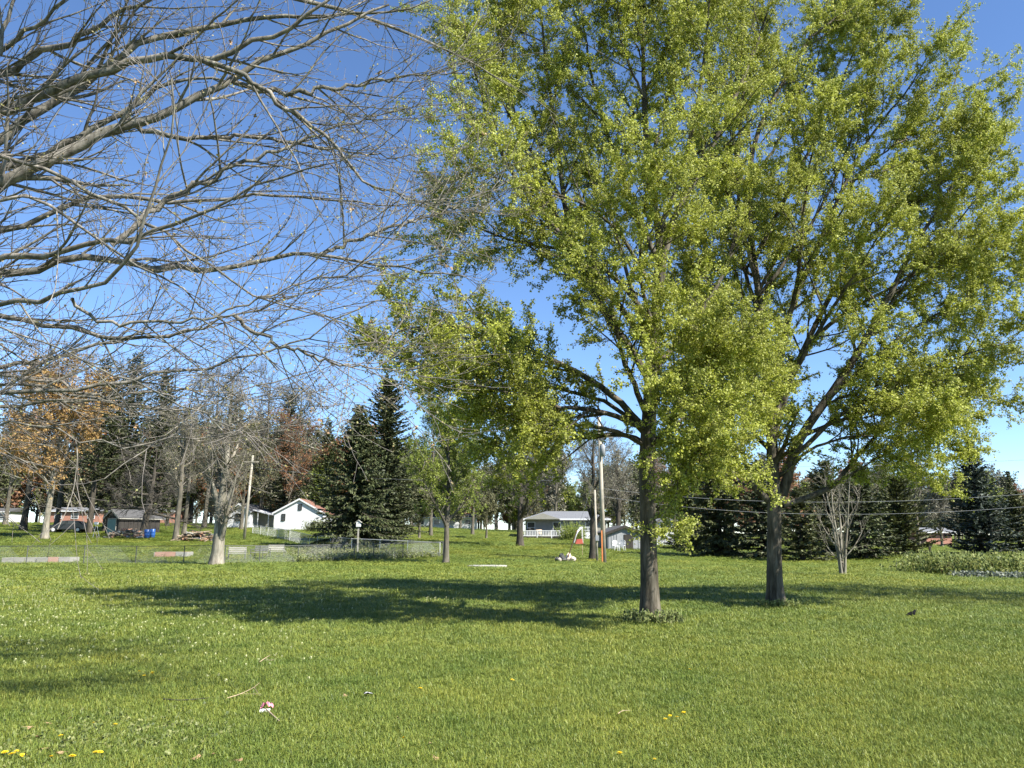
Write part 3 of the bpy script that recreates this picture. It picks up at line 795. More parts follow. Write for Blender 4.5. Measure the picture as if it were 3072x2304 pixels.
def conifer(seed, xd, Y, ytop, hw, label, name='spruce_tree', mat='needle', dens=1.0, droop=.25, base_h=.02, spray=.3, shape=1.0, group='evergreen trees', width=.28, hang=.35, trunk_r=.22, nbr=9, step=.36, sparse=0):
    """a conifer: straight trunk, whorls of branches each hung with needle sprays"""
    rng = np.random.default_rng(seed)
    base = at(xd, Y)
    H = ztop(ytop, base[0], Y) - base[2]
    Rw = 1.3 * hw * K / FPX * Y
    root = thing(name, base, label, 'tree', group)
    c = resample(np.array([(0, 0, -.2), (.02, .02, H * .4), (-.03, .03, H * .8), (0, 0, H)]), 14, 1)
    r = np.linspace(trunk_r, .02, 14)
    V, F = tubes(c[None], r[None], 9)
    MB().add(V, F).build('trunk', M['bark_dark'], root, True)
    zs, az, L, el = [], [], [], []
    z = base_h * H
    while z < H * .985:
        t = z / H
        env = Rw * ((1 - t) ** shape) * (1.0 if t > .12 else .75 + 2 * t)
        n = max(5, int(1.15 * nbr * (1 - .4 * t) * dens))
        a0 = rng.uniform(0, 6.28)
        for k in range(n):
            if rng.random() < sparse: continue
            zs.append(z + rng.uniform(-.15, .15) * step); az.append(a0 + k * 6.283 / n + rng.normal(0, .22))
            L.append(max(.18, env * rng.uniform(.62, 1.12))); el.append(-droop * (1 - t) + .55 * t ** 1.6 + rng.normal(0, .1))
        z += step * (1 - .35 * t) * rng.uniform(.8, 1.2)
    zs = np.array(zs); az = np.array(az); L = np.array(L); el = np.array(el)
    n = len(zs)
    d = np.stack((np.cos(az) * np.cos(el), np.sin(az) * np.cos(el), np.sin(el)), 1)
    bp = grow(rng, np.stack((np.zeros(n), np.zeros(n), zs), 1), d, L, 6, .035, .05)
    br = np.maximum(.012 * L[:, None] * np.linspace(1, .2, 6)[None], .006)
    mb = MB(); V, F = tubes(bp, br, 3); mb.add(V, F)
    tag(mb.build('branches', M['bark_dark'], root), kind='stuff')
    # sprays: flat pointed twigs on both sides of each branch, hanging a little
    m = np.maximum(6, (L / spray * 8 * dens).astype(int))
    pi = np.repeat(np.arange(n), m)
    t = rng.random(len(pi)) ** .75
    f = t * 5; i = np.minimum(f.astype(int), 4); w = (f - i)[:, None]
    pos = bp[pi, i] * (1 - w) + bp[pi, i + 1] * w
    T = norm(bp[pi, i + 1] - bp[pi, i])
    up_ = np.array([[0, 0, 1.]])
    sd = norm(np.cross(T, up_)) * np.where(rng.random(len(pi)) < .5, -1, 1)[:, None]
    a = rng.uniform(.15, 1.15, len(pi))[:, None]
    dv = norm(np.cos(a) * T + np.sin(a) * sd + rng.normal(0, .22, (len(pi), 3)) - up_ * hang * rng.uniform(.1, 1.6, (len(pi), 1)))
    ll = spray * rng.uniform(.5, 1.2, len(pi))[:, None] * (1.1 - .5 * t[:, None])
    s2 = norm(np.cross(dv, rng.normal(size=(len(pi), 3)) * .5 + up_))
    W = ll * width
    V = np.stack((pos - s2 * W * .35, pos + s2 * W * .35, pos + dv * ll * .5 + s2 * W, pos + dv * ll, pos + dv * ll * .5 - s2 * W), 1).reshape(-1, 3)
    b = np.arange(len(pi))[:, None] * 5
    mb = MB(); mb.add(V, b + np.array([[0, 1, 2, 4]])); mb.F.append(b + np.array([[4, 2, 3]]))
    tag(mb.build('foliage', M[mat], root), kind='stuff')
    return root

# left background
decid(101, 95, 80, 790, 150, 'orange-flowering tree with pale straight trunk at the far left', 'flowering_tree', .42, .25, 9, .6, 10, 8, 'leaf_orange', 6, .2, 'bark_pale', rep=2)
decid(102, 48, 100, 700, 130, 'tall dark-trunked tree left of the orange-flowering tree', 'bare_tree', .5, .3, 8, n2=10, n3=8, leaf='leaf_rust', leaf_n=2, leaf_size=.13, bark='bark_dark')
decid(103, 120, 104, 720, 120, 'tall bare tree right behind the orange-flowering tree', 'bare_tree', .4, .3, 8, n2=10, n3=8, leaf='leaf_olive', leaf_n=2, leaf_size=.14)
conifer(104, 192, 92, 770, 62, 'tall pine with dark trunk standing left of the dark shed', 'pine_tree', 'needle_pine', .8, .05, .3, .5, .55, hang=.2, trunk_r=.35, width=.2, step=.5)
conifer(105, 262, 104, 760, 75, 'tall dark pine rising behind the dark shed', 'pine_tree', 'needle_pine', .8, .1, .22, .5, .55, hang=.2, trunk_r=.35, width=.2, step=.5)
decid(106, 306, 84, 960, 95, 'dark leaning tree with drooping bare branches beside the shed', 'bare_tree', .5, .3, 10, n2=10, n3=9, bark='bark_dark', twig='twig_dark', low=-.1, up=-.012, lean=.08)
decid(107, 378, 76, 800, 75, 'bare tree with pale trunk beside the brush pile', 'bare_tree', .34, .3, 8, n2=10, n3=8, leaf='leaf_grey', leaf_n=2, leaf_size=.1, n4=2)
decid(108, 396, 92, 850, 70, 'slim tree with dark foot behind the brush pile', 'bare_tree', .3, .3, 7, n2=9, n3=8, leaf='leaf_olive', leaf_n=3, leaf_size=.12)
decid(109, 465, 45.5, 800, 118, 'grey multi-stemmed bare tree standing at the garden fence', 'bare_tree', .46, .11, 10, low=.8, n2=11, n3=8, leaf='leaf_olive', leaf_n=2, leaf_size=.055, bark='bark_pale', n4=2, rmin=.006)
decid(110, 440, 112, 770, 110, 'tall bare tree far behind the grey multi-stemmed tree', 'bare_tree', .38, .3, 9, n2=10, n3=9, leaf='leaf_grey', leaf_n=2, leaf_size=.13)
decid(111, 560, 116, 775, 105, 'tall bare tree far behind the left utility pole', 'bare_tree', .38, .3, 9, n2=10, n3=9, leaf='leaf_grey', leaf_n=2, leaf_size=.13)
decid(112, 630, 120, 800, 85, 'tall bare tree rising behind the white garage', 'bare_tree', .36, .3, 9, n2=10, n3=9, leaf='leaf_olive', leaf_n=3, leaf_size=.14)
decid(113, 620, 112, 890, 85, 'rust-red flowering tree above the white garage', 'flowering_tree', .3, .25, 8, n2=9, n3=8, leaf='leaf_rust', leaf_n=4, leaf_size=.16, rep=2)
decid(114, 360, 116, 840, 80, 'rust-flowering tree behind the pale-trunked bare tree', 'flowering_tree', .3, .25, 8, n2=9, n3=8, leaf='leaf_rust', leaf_n=3, leaf_size=.15)
decid(115, 520, 105, 900, 80, 'olive-budded tree behind the small white cottage', 'budding_tree', .3, .2, 8, n2=9, n3=8, leaf='leaf_olive', leaf_n=5, leaf_size=.16)
conifer(116, 700, 112, 905, 45, 'dark evergreen behind the white garage roof', 'cedar_tree', 'needle_pine', .9, .1, .05, .4, .7)
decid(117, 10, 120, 780, 100, 'olive-budded tree at the far left edge', 'budding_tree', .4, .25, 8, n2=9, n3=8, leaf='leaf_olive', leaf_n=4, leaf_size=.16)
decid(118, 250, 122, 760, 110, 'tall olive-budded tree between the two pines', 'budding_tree', .4, .25, 8, n2=9, n3=8, leaf='leaf_olive', leaf_n=4, leaf_size=.16)
# centre
conifer(121, 828, 74, 815, 78, 'tallest dark spruce with a rounded pointed top', 'spruce_tree', 'needle', 1.05, .2, .02, .42, .5, width=.26, nbr=11, step=.34)
conifer(122, 765, 66, 872, 92, 'broad dark spruce with drooping boughs beside the white garage', 'spruce_tree', 'needle', 1.2, .45, .01, .45, .72, hang=.8, width=.22, nbr=11, step=.34)
conifer(123, 856, 80, 960, 42, 'narrow evergreen just right of the tallest spruce', 'cedar_tree', 'needle_mid', 1.0, .1, .12, .4, .6)
decid(124, 962, 48.5, 872, 116, 'young maple in light green leaf with a mottled pale trunk', 'young_maple_tree', .24, .2, 11, n2=10, n3=8, leaf='leaf_light', leaf_n=4, leaf_size=.1, bark='bark_far', rep=5, up=.03, n4=1)
conifer(119, 225, 98, 820, 70, 'broad dark pine between the orange-flowering tree and the shed', 'pine_tree', 'needle_pine', 1.0, .05, .12, .45, .5, hang=.2, trunk_r=.3, width=.22, step=.5)
conifer(120, 330, 100, 800, 60, 'dark pine right of the leaning tree by the shed', 'pine_tree', 'needle_pine', 1.0, .05, .12, .45, .5, hang=.2, trunk_r=.3, width=.22, step=.5)
conifer(139, 610, 118, 850, 60, 'dark pine between the cottage and the white garage', 'pine_tree', 'needle_pine', 1.0, .05, .1, .45, .5, hang=.2, trunk_r=.3, width=.22, step=.5)
decid(125, 930, 96, 828, 70, 'taller pale green tree behind the young maple', 'budding_tree', .26, .2, 9, n2=10, n3=9, leaf='leaf_light', leaf_n=4, leaf_size=.15)
decid(126, 1020, 104, 860, 70, 'orange-tinged budding tree right of the young maple', 'budding_tree', .26, .2, 9, n2=10, n3=8, leaf='leaf_olive', leaf_n=3, leaf_size=.14)
decid(127, 1122, 74, 860, 105, 'dark-trunked bare tree with a forked crown in front of the ranch house', 'bare_tree', .42, .2, 10, n2=11, n3=9, leaf='leaf_olive', leaf_n=2, leaf_size=.1, bark='bark_dark', twig='twig_dark', n4=1)
decid(128, 1280, 54, 905, 75, 'crooked dark bare tree just left of the utility poles', 'bare_tree', .34, .22, 9, n2=10, n3=8, bark='bark_dark', leaf='leaf_olive', leaf_n=1, leaf_size=.07, n4=1)
decid(129, 1335, 76, 960, 70, 'dark bare tree right behind the utility poles', 'bare_tree', .36, .3, 8, n2=9, n3=8, bark='bark_dark', leaf='leaf_grey', leaf_n=2, leaf_size=.1)
decid(130, 1200, 120, 900, 95, 'tall bare tree behind the ranch house roof', 'bare_tree', .34, .25, 9, n2=10, n3=9, leaf='leaf_grey', leaf_n=3, leaf_size=.14)
decid(131, 1300, 122, 920, 95, 'grey bare tree behind the right end of the ranch house', 'bare_tree', .34, .25, 9, n2=10, n3=9, leaf='leaf_grey', leaf_n=3, leaf_size=.14)
decid(132, 1440, 116, 960, 75, 'rust-budded tree behind the white outbuilding', 'flowering_tree', .3, .25, 8, n2=9, n3=8, leaf='leaf_rust', leaf_n=3, leaf_size=.15)
decid(133, 905, 88, 1040, 40, 'small round green tree left of the young maple', 'small_tree', .2, .3, 8, n2=9, n3=8, leaf='leaf_olive', leaf_n=6, leaf_size=.14, rep=2)
decid(134, 1050, 92, 1070, 40, 'low grey-green tree between the young maple and the ranch house', 'small_tree', .18, .25, 8, n2=9, n3=8, leaf='leaf_olive', leaf_n=5, leaf_size=.13)
# right
conifer(141, 1555, 60, 950, 84, 'broad dark spruce between the two maple trunks', 'spruce_tree', 'needle_mid', 1.15, .3, .01, .4, .7, hang=.5)
conifer(142, 1650, 57, 995, 76, 'dark spruce behind the farther maple trunk', 'spruce_tree', 'needle', 1.1, .3, .01, .38, .65, hang=.5)
conifer(143, 1735, 52, 1060, 70, 'low bushy pine right of the farther maple trunk', 'pine_tree', 'needle_mid', 1.15, .0, .01, .36, .55, hang=.2)
conifer(144, 1870, 55, 1015, 78, 'wide dark spruce behind the white-stemmed bare tree', 'spruce_tree', 'needle', 1.15, .25, .01, .38, .62, hang=.5)
conifer(145, 1950, 60, 1035, 66, 'grey-green juniper rightmost of the evergreen row', 'juniper_tree', 'needle_mid', 1.2, -.1, .01, .36, .42, hang=.1)
conifer(146, 1795, 64, 1000, 72, 'tall juniper behind the left stems of the white-stemmed tree', 'juniper_tree', 'needle_mid', 1.15, -.1, .01, .38, .5, hang=.1)
conifer(147, 1490, 76, 985, 56, 'dark spruce at the left end of the evergreen row', 'spruce_tree', 'needle', 1.1, .3, .01, .42, .7, hang=.5)
decid(148, 1820, 33.3, 1000, 92, 'white-stemmed bare tree with several thin upright stems on the lawn', 'white_birch_tree', .16, .12, 12, n2=6, n3=4, bark='bark_pale', twig='bark_pale', stems=4, rmin=.005, group='bare trees on the lawn', up=.05)
conifer(149, 2122, 66, 948, 74, 'blue spruce with layered boughs and a pointed tip at the right', 'blue_spruce_tree', 'needle_blue', 1.2, .12, .02, .4, .85, hang=.25, width=.24)
conifer(150, 2205, 76, 1062, 80, 'evergreen half cut off by the right edge', 'spruce_tree', 'needle_mid', 1.1, .2, .01, .42, .7)
conifer(151, 2196, 150, 1018, 14, 'tiny far spruce tip above the right-hand evergreens', 'spruce_tree', 'needle', 1.0, .1, .02, .5, .8, step=.5)
decid(152, 1985, 96, 890, 70, 'tall bare tree with upright limbs right of the junipers', 'bare_tree', .26, .3, 8, n2=9, n3=7, leaf='leaf_grey', leaf_n=1, leaf_size=.1, up=.06)
decid(153, 2035, 92, 1040, 46, 'rounded grey bare tree in front of the brick house', 'bare_tree', .2, .2, 10, n2=10, n3=9, leaf='leaf_grey', leaf_n=4, leaf_size=.12)
decid(154, 1905, 110, 985, 60, 'green-budded tree behind the spruce row', 'budding_tree', .24, .2, 9, n2=10, n3=8, leaf='leaf_olive', leaf_n=4, leaf_size=.13)

# far wood closing the view behind the houses
def far_woods():
    rng = np.random.default_rng(77)
    c = bpy.data.collections.new('far_tree_kinds')
    for k in range(6):
        r = np.random.default_rng(300 + k)
        tp = grow(r, np.zeros((1, 3)), np.array([[0, 0, 1.]]), np.array([10.]), 12, .04, .2)
        tr = .2 * np.linspace(1, .1, 12)[None]
        P1, R1 = spawn(r, tp, tr, 22, .1, 1, (.4, 1.0), 2.5, 5.0, 8, .07, .07, .55, .2, .04)
        P2, R2 = spawn(r, np.concatenate((P1[:, ::1],)), R1, 9, .1, 1, (.4, 1), .8, 2.2, 4, .08, .05, .5, .4, .03)
        P3, R3 = spawn(r, P2, R2, 5, .1, 1, (.4, 1), .4, 1.1, 2, .08, .05, .5, .4, .022)
        mb = MB()
        for p, q, sd in ((tp, tr, 6), (P1, R1, 4), (P2, R2, 3), (P3, R3, 3)):
            V, F = tubes(p, q, sd); mb.add(V, F)
        pos = along(r, P3, 2 + k % 3, .1, 1); pos = pos + r.normal(0, .12, pos.shape)
        V, F = leafquads(r, pos, .3, .2); n0 = len(mb.F)
        mb.add(V, F)
        o = mb.build('far_tree', [M['twig_far'], M[('leaf_olive', 'leaf_grey', 'leaf_light', 'leaf_olive', 'needle_mid', 'leaf_rust')[k]]])
        mi = np.concatenate([np.full(len(f), 0 if q < n0 else 1) for q, f in enumerate(mb.F)]).astype(np.int32)
        o.data.polygons.foreach_set('material_index', mi)
        COL.objects.unlink(o); c.objects.link(o)
    n = 430
    a = rng.uniform(-.95, .95, n); Yw = rng.uniform(150, 240, n)
    xs = a * Yw
    H = np.interp(a, [-.8, -.3, -.1, .1, .3, .8], [1.75, 1.65, 1.5, 1.45, 1.35, 1.1]) * rng.uniform(.55, 1.15, n)
    pos = np.stack((xs, Yw, G(xs, Yw) - .2), 1)
    sc_ = np.stack((H * 1.15, H * 1.15, H), 1)
    o = scatter('far_woods', pos, np.stack((np.zeros(n), np.zeros(n), rng.uniform(0, 6.28, n)), 1), sc_, c, M['twig_far'])
    tag(o, 'far bare wood closing the view behind all the houses', 'wood', None, 'stuff')
far_woods()

# trees standing just outside the picture whose shade falls into it
decid(161, 2900, 18, 250, 520, 'leafy maple just outside the right edge that shades the lawn', 'maple_tree', .2, .25, 12, n2=12, n3=8, leaf='leaf_maple', leaf_n=5, leaf_size=.09, bark='bark_maple', rep=2, group=None)
decid(162, -330, 42, 700, 190, 'bare tree just outside the left edge by the garden fence', 'bare_tree', .3, .25, 10, n2=10, n3=8, leaf='leaf_olive', leaf_n=3, leaf_size=.1, group=None)

# ------------------------------------------------------------------ buildings
def ppx(D): return K / FPX * D          # metres per displayed pixel at distance D
def wall_box(mb, x0, x1, y0, y1, z0, z1):
    mb.box(((x0 + x1) / 2, (y0 + y1) / 2, (z0 + z1) / 2), (x1 - x0, y1 - y0, z1 - z0))
def window(root, x, z, w, h, y, frame='white_paint', bars=1):
    f = MB(); t = .07
    f.box((x - w / 2 - t / 2, y - .03, z), (t, .08, h + 2 * t)).box((x + w / 2 + t / 2, y - .03, z), (t, .08, h + 2 * t))
    f.box((x, y - .03, z + h / 2 + t / 2), (w, .08, t)).box((x, y - .04, z - h / 2 - t / 2), (w, .12, t))
    if bars: f.box((x, y - .02, z), (w, .04, .04))
    fo = f.build('window', M[frame], root)
    MB().box((x, y - .008, z), (w, .012, h)).build('pane', M['glass'], fo)
    return fo
def gable(root, w, dpt, eave, ridge, wall, roof, over=.3, lap=0.0, trim='white_paint', thick=.12):
    """walls with gable ends at front and back (ridge along y), lapped boards on the faces, two roof planes"""
    h = w / 2
    mb = MB()
    mb.prism([(-h, 0, -.6), (h, 0, -.6), (h, 0, eave), (0, 0, ridge), (-h, 0, eave)], (0, dpt, 0))
    mb.build('wall', M[wall], root)
    if lap:
        sb = MB(); z = .05
        while z < ridge - lap:
            zz = z + lap
            hw = h if zz <= eave else h * (ridge - zz) / (ridge - eave)
            hw0 = h if z <= eave else h * (ridge - z) / (ridge - eave)
            V = [(-hw0, -.014, z), (hw0, -.014, z), (hw, -.004, zz), (-hw, -.004, zz), (-hw0, 0, z), (hw0, 0, z)]
            sb.add(V, [(0, 1, 2, 3), (4, 5, 1, 0)])
            if zz <= eave:
                V = [(h + .014, 0, z), (h + .014, dpt, z), (h + .004, dpt, zz), (h + .004, 0, zz), (h, 0, z), (h, dpt, z)]
                sb.add(V, [(0, 1, 2, 3), (4, 5, 1, 0)])
            z = zz
        tag(sb.build('siding', M[wall], root), kind='stuff')
    sl = (ridge - eave) / h
    rb = MB()
    for s in (-1, 1):
        xo = h + over
        rb.prism([(0, -over, ridge + .02), (s * xo, -over, eave - sl * over + .02), (s * xo, -over, eave - sl * over + .02 + thick), (0, -over, ridge + .02 + thick)], (0, dpt + 2 * over, 0))
    ro = rb.build('roof', M[roof], root)
    tb = MB()
    for s in (-1, 1):
        xo = h + over
        tb.prism([(0, -over - .03, ridge - .1), (s * xo, -over - .03, eave - sl * over - .1), (s * xo, -over - .03, eave - sl * over + .01 + thick), (0, -over - .03, ridge + .01 + thick)], (0, .025, 0))
    tb.build('fascia', M[trim], root)
    return ro

# white garage
b = at(644, 105); m = ppx(105)
r = thing('white_garage', b, 'white clapboard garage with a steep gable and reddish roof by the dark spruce', 'garage', rz=.02)
gable(r, 6.6, 8, 2.25, 4.05, 'white_paint', 'roof_red', .25, .16)
window(r, -2.05, 1.65, .38, .78, -.03, 'dark_wood')
window(r, .12, 3.02, .36, .66, -.03, 'dark_wood')
# small white cottage
b = at(514, 112)
r = thing('white_cottage', b, 'small white cottage with a porch roof sloping to the right, behind the left utility pole', 'cottage', rz=-.1)
gable(r, 3.4, 7, 2.3, 3.3, 'white_paint', 'roof_dark', .3, .2)
window(r, -.1, 1.45, .7, .9, -.03, 'dark_wood')
pb = MB(); pb.prism([(1.75, .5, 2.45), (4.3, .5, 1.75), (4.3, .5, 1.87), (1.75, .5, 2.57)], (0, 4, 0)); pb.build('porch_roof', M['white_paint'], r)
for px in (2.6, 4.2):
    MB().box((px, .6, .85 if px > 3 else 1.05), (.1, .1, 1.75 if px > 3 else 2.1)).build('porch_post', M['white_paint'], r)
MB().box((3.0, 2.5, .9), (2.4, .15, 2.2)).build('porch_wall', M['tan_siding'], r)
# dark shed
b = at(240, 90)
r = thing('dark_shed', b, 'dark weathered shed with a pale teal door in its gable end', 'shed', rz=-.55)
ro = gable(r, 2.6, 5.2, 1.95, 2.75, 'dark_wood', 'roof_dark', .25, 0, 'board_grey')
d = MB(); d.box((0, -.03, .85), (1.5, .05, 1.7)); dd = d.build('door', M['teal_paint'], r)
f = MB(); f.box((-.8, -.03, .86), (.1, .07, 1.75)).box((.8, -.03, .86), (.1, .07, 1.75)).box((0, -.03, 1.78), (1.7, .07, .09)); f.build('door_frame', M['board_grey'], r)
for k in range(9):
    MB().box((1.325, .35 + k * .56, .95), (.03, .5, 1.85)).build('board', M['dark_wood'], r)
MB().box((1.62, 2.6, 1.78), (.06, 5.6, .1)).build('gutter', M['board_grey'], r)
# ranch house with a deck
b = at(1220, 100)
r = thing('ranch_house', b, 'low tan ranch house with a grey roof and a white-railed deck', 'house', rz=0)
w = MB(); wall_box(w, -4.9, 5.4, 0, 8, -.6, 2.45); w.build('wall', M['tan_siding'], r)
rb = MB()
e, rg, x0, x1, y0, y1 = 2.45, 3.55, -5.4, 5.9, -.5, 8.5
V = [(x0, y0, e), (x1, y0, e), (x1, y1, e), (x0, y1, e), (x0 + 3.2, 4, rg), (x1 - 2.6, 4, rg)]
rb.add(V, [(0, 1, 5, 4), (2, 3, 4, 5)]); rb.add(V, [(3, 0, 4), (1, 2, 5)]); rb.add(V, [(3, 2, 1, 0)])
rb.build('roof', M['roof_grey'], r)
fb = MB(); fb.box((.25, y0 - .02, e - .06), (11.3, .04, .2)).box((x0 - .02, 4, e - .06), (.04, 9.0, .2)); fb.build('fascia', M['white_paint'], r)
MB().prism([(-5.1, -1.1, 2.4), (-.6, -1.1, 2.4), (-2.85, -1.1, 3.15)], (0, 4.5, 0)).build('porch_gable', M['tan_siding'], r)
for k, (xx_, ww, zz_, hh) in enumerate(((-4.3, .9, 1.35, 1.3), (-1.0, .9, 1.05, 1.9), (3.4, 1.4, 1.5, 1.0), (1.3, 1.1, 1.55, .9))):
    window(r, xx_, zz_, ww, hh, -.01, 'white_paint', 0 if k == 1 else 1)
MB().box((-2.7, -1.3, .12), (5.6, 2.4, .24)).build('deck_floor', M['dark_wood'], r)
for xx_ in (-5.4, -3.6, -1.8, 0):
    MB().box((xx_, -2.45, .42), (.12, .12, 1.15)).build('deck_post', M['white_paint'], r)
MB().box((-2.7, -2.45, .93), (5.4, .1, .09)).build('handrail', M['white_paint'], r)
MB().box((-2.7, -2.45, .32), (5.4, .07, .07)).build('bottom_rail', M['white_paint'], r)
for k in range(27):
    xx_ = -5.2 + k * .2
    if abs((xx_ + 5.4) % 1.8) < .1: continue
    MB().box((xx_, -2.45, .62), (.09, .05, .55)).build('baluster', M['white_paint'], r)
# white side steps
for k in range(4):
    MB().box((2.6 + k * .02, -1.7 + k * .3, .1 + k * .18), (1.0, .3, .2)).build('step', M['white_paint'], r)
for k in range(6):
    MB().box((2.15 + k * .19, -1.85, .95), (.07, .05, .8)).build('baluster', M['white_paint'], r)
MB().box((2.63, -1.85, 1.38), (1.15, .1, .08)).build('handrail', M['white_paint'], r)
# things on the deck
def lathe(mb, prof, S=14):
    prof = np.asarray(prof, float); n = len(prof); a = np.arange(S) * 2 * math.pi / S
    V = np.stack((prof[:, None, 0] * np.cos(a), prof[:, None, 0] * np.sin(a), np.repeat(prof[:, 1:2], S, 1)), -1).reshape(-1, 3)
    idx = np.arange(n * S).reshape(n, S)
    F = np.stack((idx[:-1], np.roll(idx, -1, 1)[:-1], np.roll(idx, -1, 1)[1:], idx[1:]), -1).reshape(-1, 4)
    mb.add(V, F); mb.F.append(np.array([idx[0, ::-1].tolist()]) + mb.n - n * S); mb.F.append(np.array([idx[-1].tolist()]) + mb.n - n * S)
    return mb
dk = np.array(b) + np.array((-3.4, -1.7, .24))
t = thing('planter_barrel', dk, 'straw-coloured barrel planter on the white-railed deck', 'planter')
lathe(MB(), [(.3, 0), (.42, .25), (.45, .5), (.4, .85), (.36, .85), (.36, .78)]).build('barrel', M['log_pale'], t, True)
for z in (.2, .62): lathe(MB(), [(.425, z), (.47, z), (.47, z + .06), (.425, z + .06)]).build('hoop', M['dark_steel'], t)
dk = np.array(b) + np.array((-4.6, -1.6, .24))
t = thing('barbecue_grill', dk, 'dark kettle barbecue standing at the left end of the deck', 'barbecue')
lathe(MB(), [(.02, .55), (.22, .6), (.3, .75), (.3, .8)]).build('bowl', M['rubber'], t, True)
lathe(MB(), [(.3, .8), (.26, .95), (.12, 1.05), (.02, 1.07)]).build('lid', M['rubber'], t, True)
for k in range(3):
    a = k * 2.1; MB().bar((.15 * math.cos(a), .15 * math.sin(a), .6), (.3 * math.cos(a), .3 * math.sin(a), 0), .015).build('leg', M['dark_steel'], t)
# grey garden shed
b = at(1350, 72)
r = thing('grey_garden_shed', b, 'low grey shed with a dark roof behind the utility poles', 'shed', rz=.15)
gable(r, 3.2, 3.5, 1.45, 2.0, 'grey_paint', 'roof_dark', .25, 0, 'dark_wood')
MB().box((.35, -.03, .66), (.85, .05, 1.3)).build('door', M['dark_wood'], r)
for k in range(5): MB().box((-1.5 + k * .25 if k < 4 else 1.3, -.02, .7), (.03, .03, 1.35)).build('batten', M['grey_paint'], r)
# white outbuilding on a skirting
b = at(1447, 92)
r = thing('white_outbuilding', b, 'white flat-walled outbuilding raised on a dark skirting, right of the nearer maple trunk', 'outbuilding', rz=.05)
w = MB(); wall_box(w, -2.3, 1.9, 0, 6, .9, 2.5); w.build('wall', M['white_paint'], r)
for k in range(10): MB().box((-2.1 + k * .43, -.015, 1.7), (.4, .03, 1.55)).build('panel', M['white_paint'], r)
MB().box((-.2, 3, .35), (4.0, 5.8, 1.1)).build('skirting', M['dark_wood'], r)
MB().prism([(-2.6, -.3, 2.5), (2.2, -.3, 2.5), (2.2, -.3, 2.62), (-.2, -.3, 3.0), (-2.6, -.3, 2.62)], (0, 6.6, 0)).build('roof', M['roof_grey'], r)
MB().box((.95, -.05, 2.15), (.3, .06, .5)).build('vent', M['dark_wood'], r)
t = thing('white_picket_fence', at(1440, 86), 'short run of white pickets below the white outbuilding', 'fence')
for k in range(12): MB().box((-1.0 + k * .17, 0, .5), (.09, .03, 1.0)).build('picket', M['white_paint'], t)
for z in (.3, .8): MB().box((-.05, .03, z), (2.1, .04, .08)).build('rail', M['white_paint'], t)
# far houses
def far_house(xd, D, w, e, rg, wall, roof, label, rz=0, wins=2, dpt=7):
    b = at(xd, D); r = thing('far_house', b, label, 'house', rz=rz)
    q = MB(); wall_box(q, -w / 2, w / 2, 0, dpt, -.6, e); q.build('wall', M[wall], r)
    MB().prism([(-w / 2 - .4, -.4, e), (-w / 2 - .4, dpt + .4, e), (-w / 2 - .4, dpt / 2, rg)], (w + .8, 0, 0)).build('roof', M[roof], r)
    MB().box((0, -.43, e - .05), (w + .8, .05, .18)).build('fascia', M['white_paint'], r)
    for k in range(wins): window(r, -w / 2 + w * (k + .5) / wins, e * .58, min(1.2, w / wins * .4), e * .36, -.01)
    return r
far_house(-14, 150, 5, 2.2, 3.0, 'white_paint', 'roof_dark', 'far white house at the left edge of the photo', .1)
far_house(160, 146, 9, 2.3, 3.1, 'brick', 'roof_grey', 'far low brick house behind the orange-flowering tree', .05, 3)
far_house(340, 150, 6, 2.4, 3.2, 'brick', 'roof_dark', 'far small brick house between the shed and the brush pile', .05, 2)
far_house(960, 175, 14, 2.4, 3.4, 'white_paint', 'roof_dark', 'far long white building seen past the young maple trunk', 0, 4)
far_house(2030, 105, 3.6, 1.7, 2.3, 'brick', 'roof_grey', 'small low brick building right of the junipers', .1, 0, 4)
far_house(700, 150, 7, 2.4, 3.2, 'grey_paint', 'roof_dark', 'far grey house hidden behind the broad dark spruce', 0, 2)

# ------------------------------------------------------------------ fences, poles and wires
def fence(pts_d, label, posts_d, h=1.05, mat='dark_steel', mesh=True, pr=.028):
    """chain-link: posts at picture columns along a ground line, a top rail, woven wires"""
    xs = [p[0] for p in pts_d]; ds = [p[1] for p in pts_d]
    o0 = at(*pts_d[0])
    t = thing('chain_link_fence', o0, label, 'fence', 'chain-link fences round the vegetable garden')
    pp = [at(x, float(np.interp(x, sorted(xs), [d for _, d in sorted(zip(xs, ds))]))) - o0 for x in posts_d]
    for p in pp:
        MB().bar(p + np.array((0, 0, -.2)), p + np.array((0, 0, h + .03)), pr, 7).build('post', M[mat], t)
    mb = MB()
    for a, b_ in zip(pp[:-1], pp[1:]):
        MB().bar(a + np.array((0, 0, h)), b_ + np.array((0, 0, h)), .02, 6).build('top_rail', M[mat], t)
        if not mesh: continue
        L = float(np.linalg.norm((b_ - a)[:2])); n = int(L / .075)
        s = np.arange(n) / n; q = h / L
        for sg in (1, -1):
            s0 = s; s1 = s + sg * q
            z0 = np.full(n, .03); z1 = np.full(n, h)
            f1 = np.clip(s1, 0, 1); fr = np.where(np.abs(s1 - s0) > 1e-9, (f1 - s0) / (s1 - s0), 1)
            z1 = z0 + (h - z0) * fr
            A = a[None] + (b_ - a)[None] * s0[:, None]; A[:, 2] += z0
            B2 = a[None] + (b_ - a)[None] * f1[:, None]; B2[:, 2] += z1
            V, F = tubes(np.stack((A, B2), 1), np.full((n, 2), .0026), 3); mb.add(V, F)
    if mesh: tag(mb.build('wire_mesh', M['galv'], t), kind='stuff')
    return t
fence([(-160, 46.3), (485, 47.6), (643, 50), (957, 56)], 'long chain-link fence along the front of the vegetable garden', [-160, -52, 56, 180, 292, 396, 485, 560, 643, 765, 806, 870, 957])
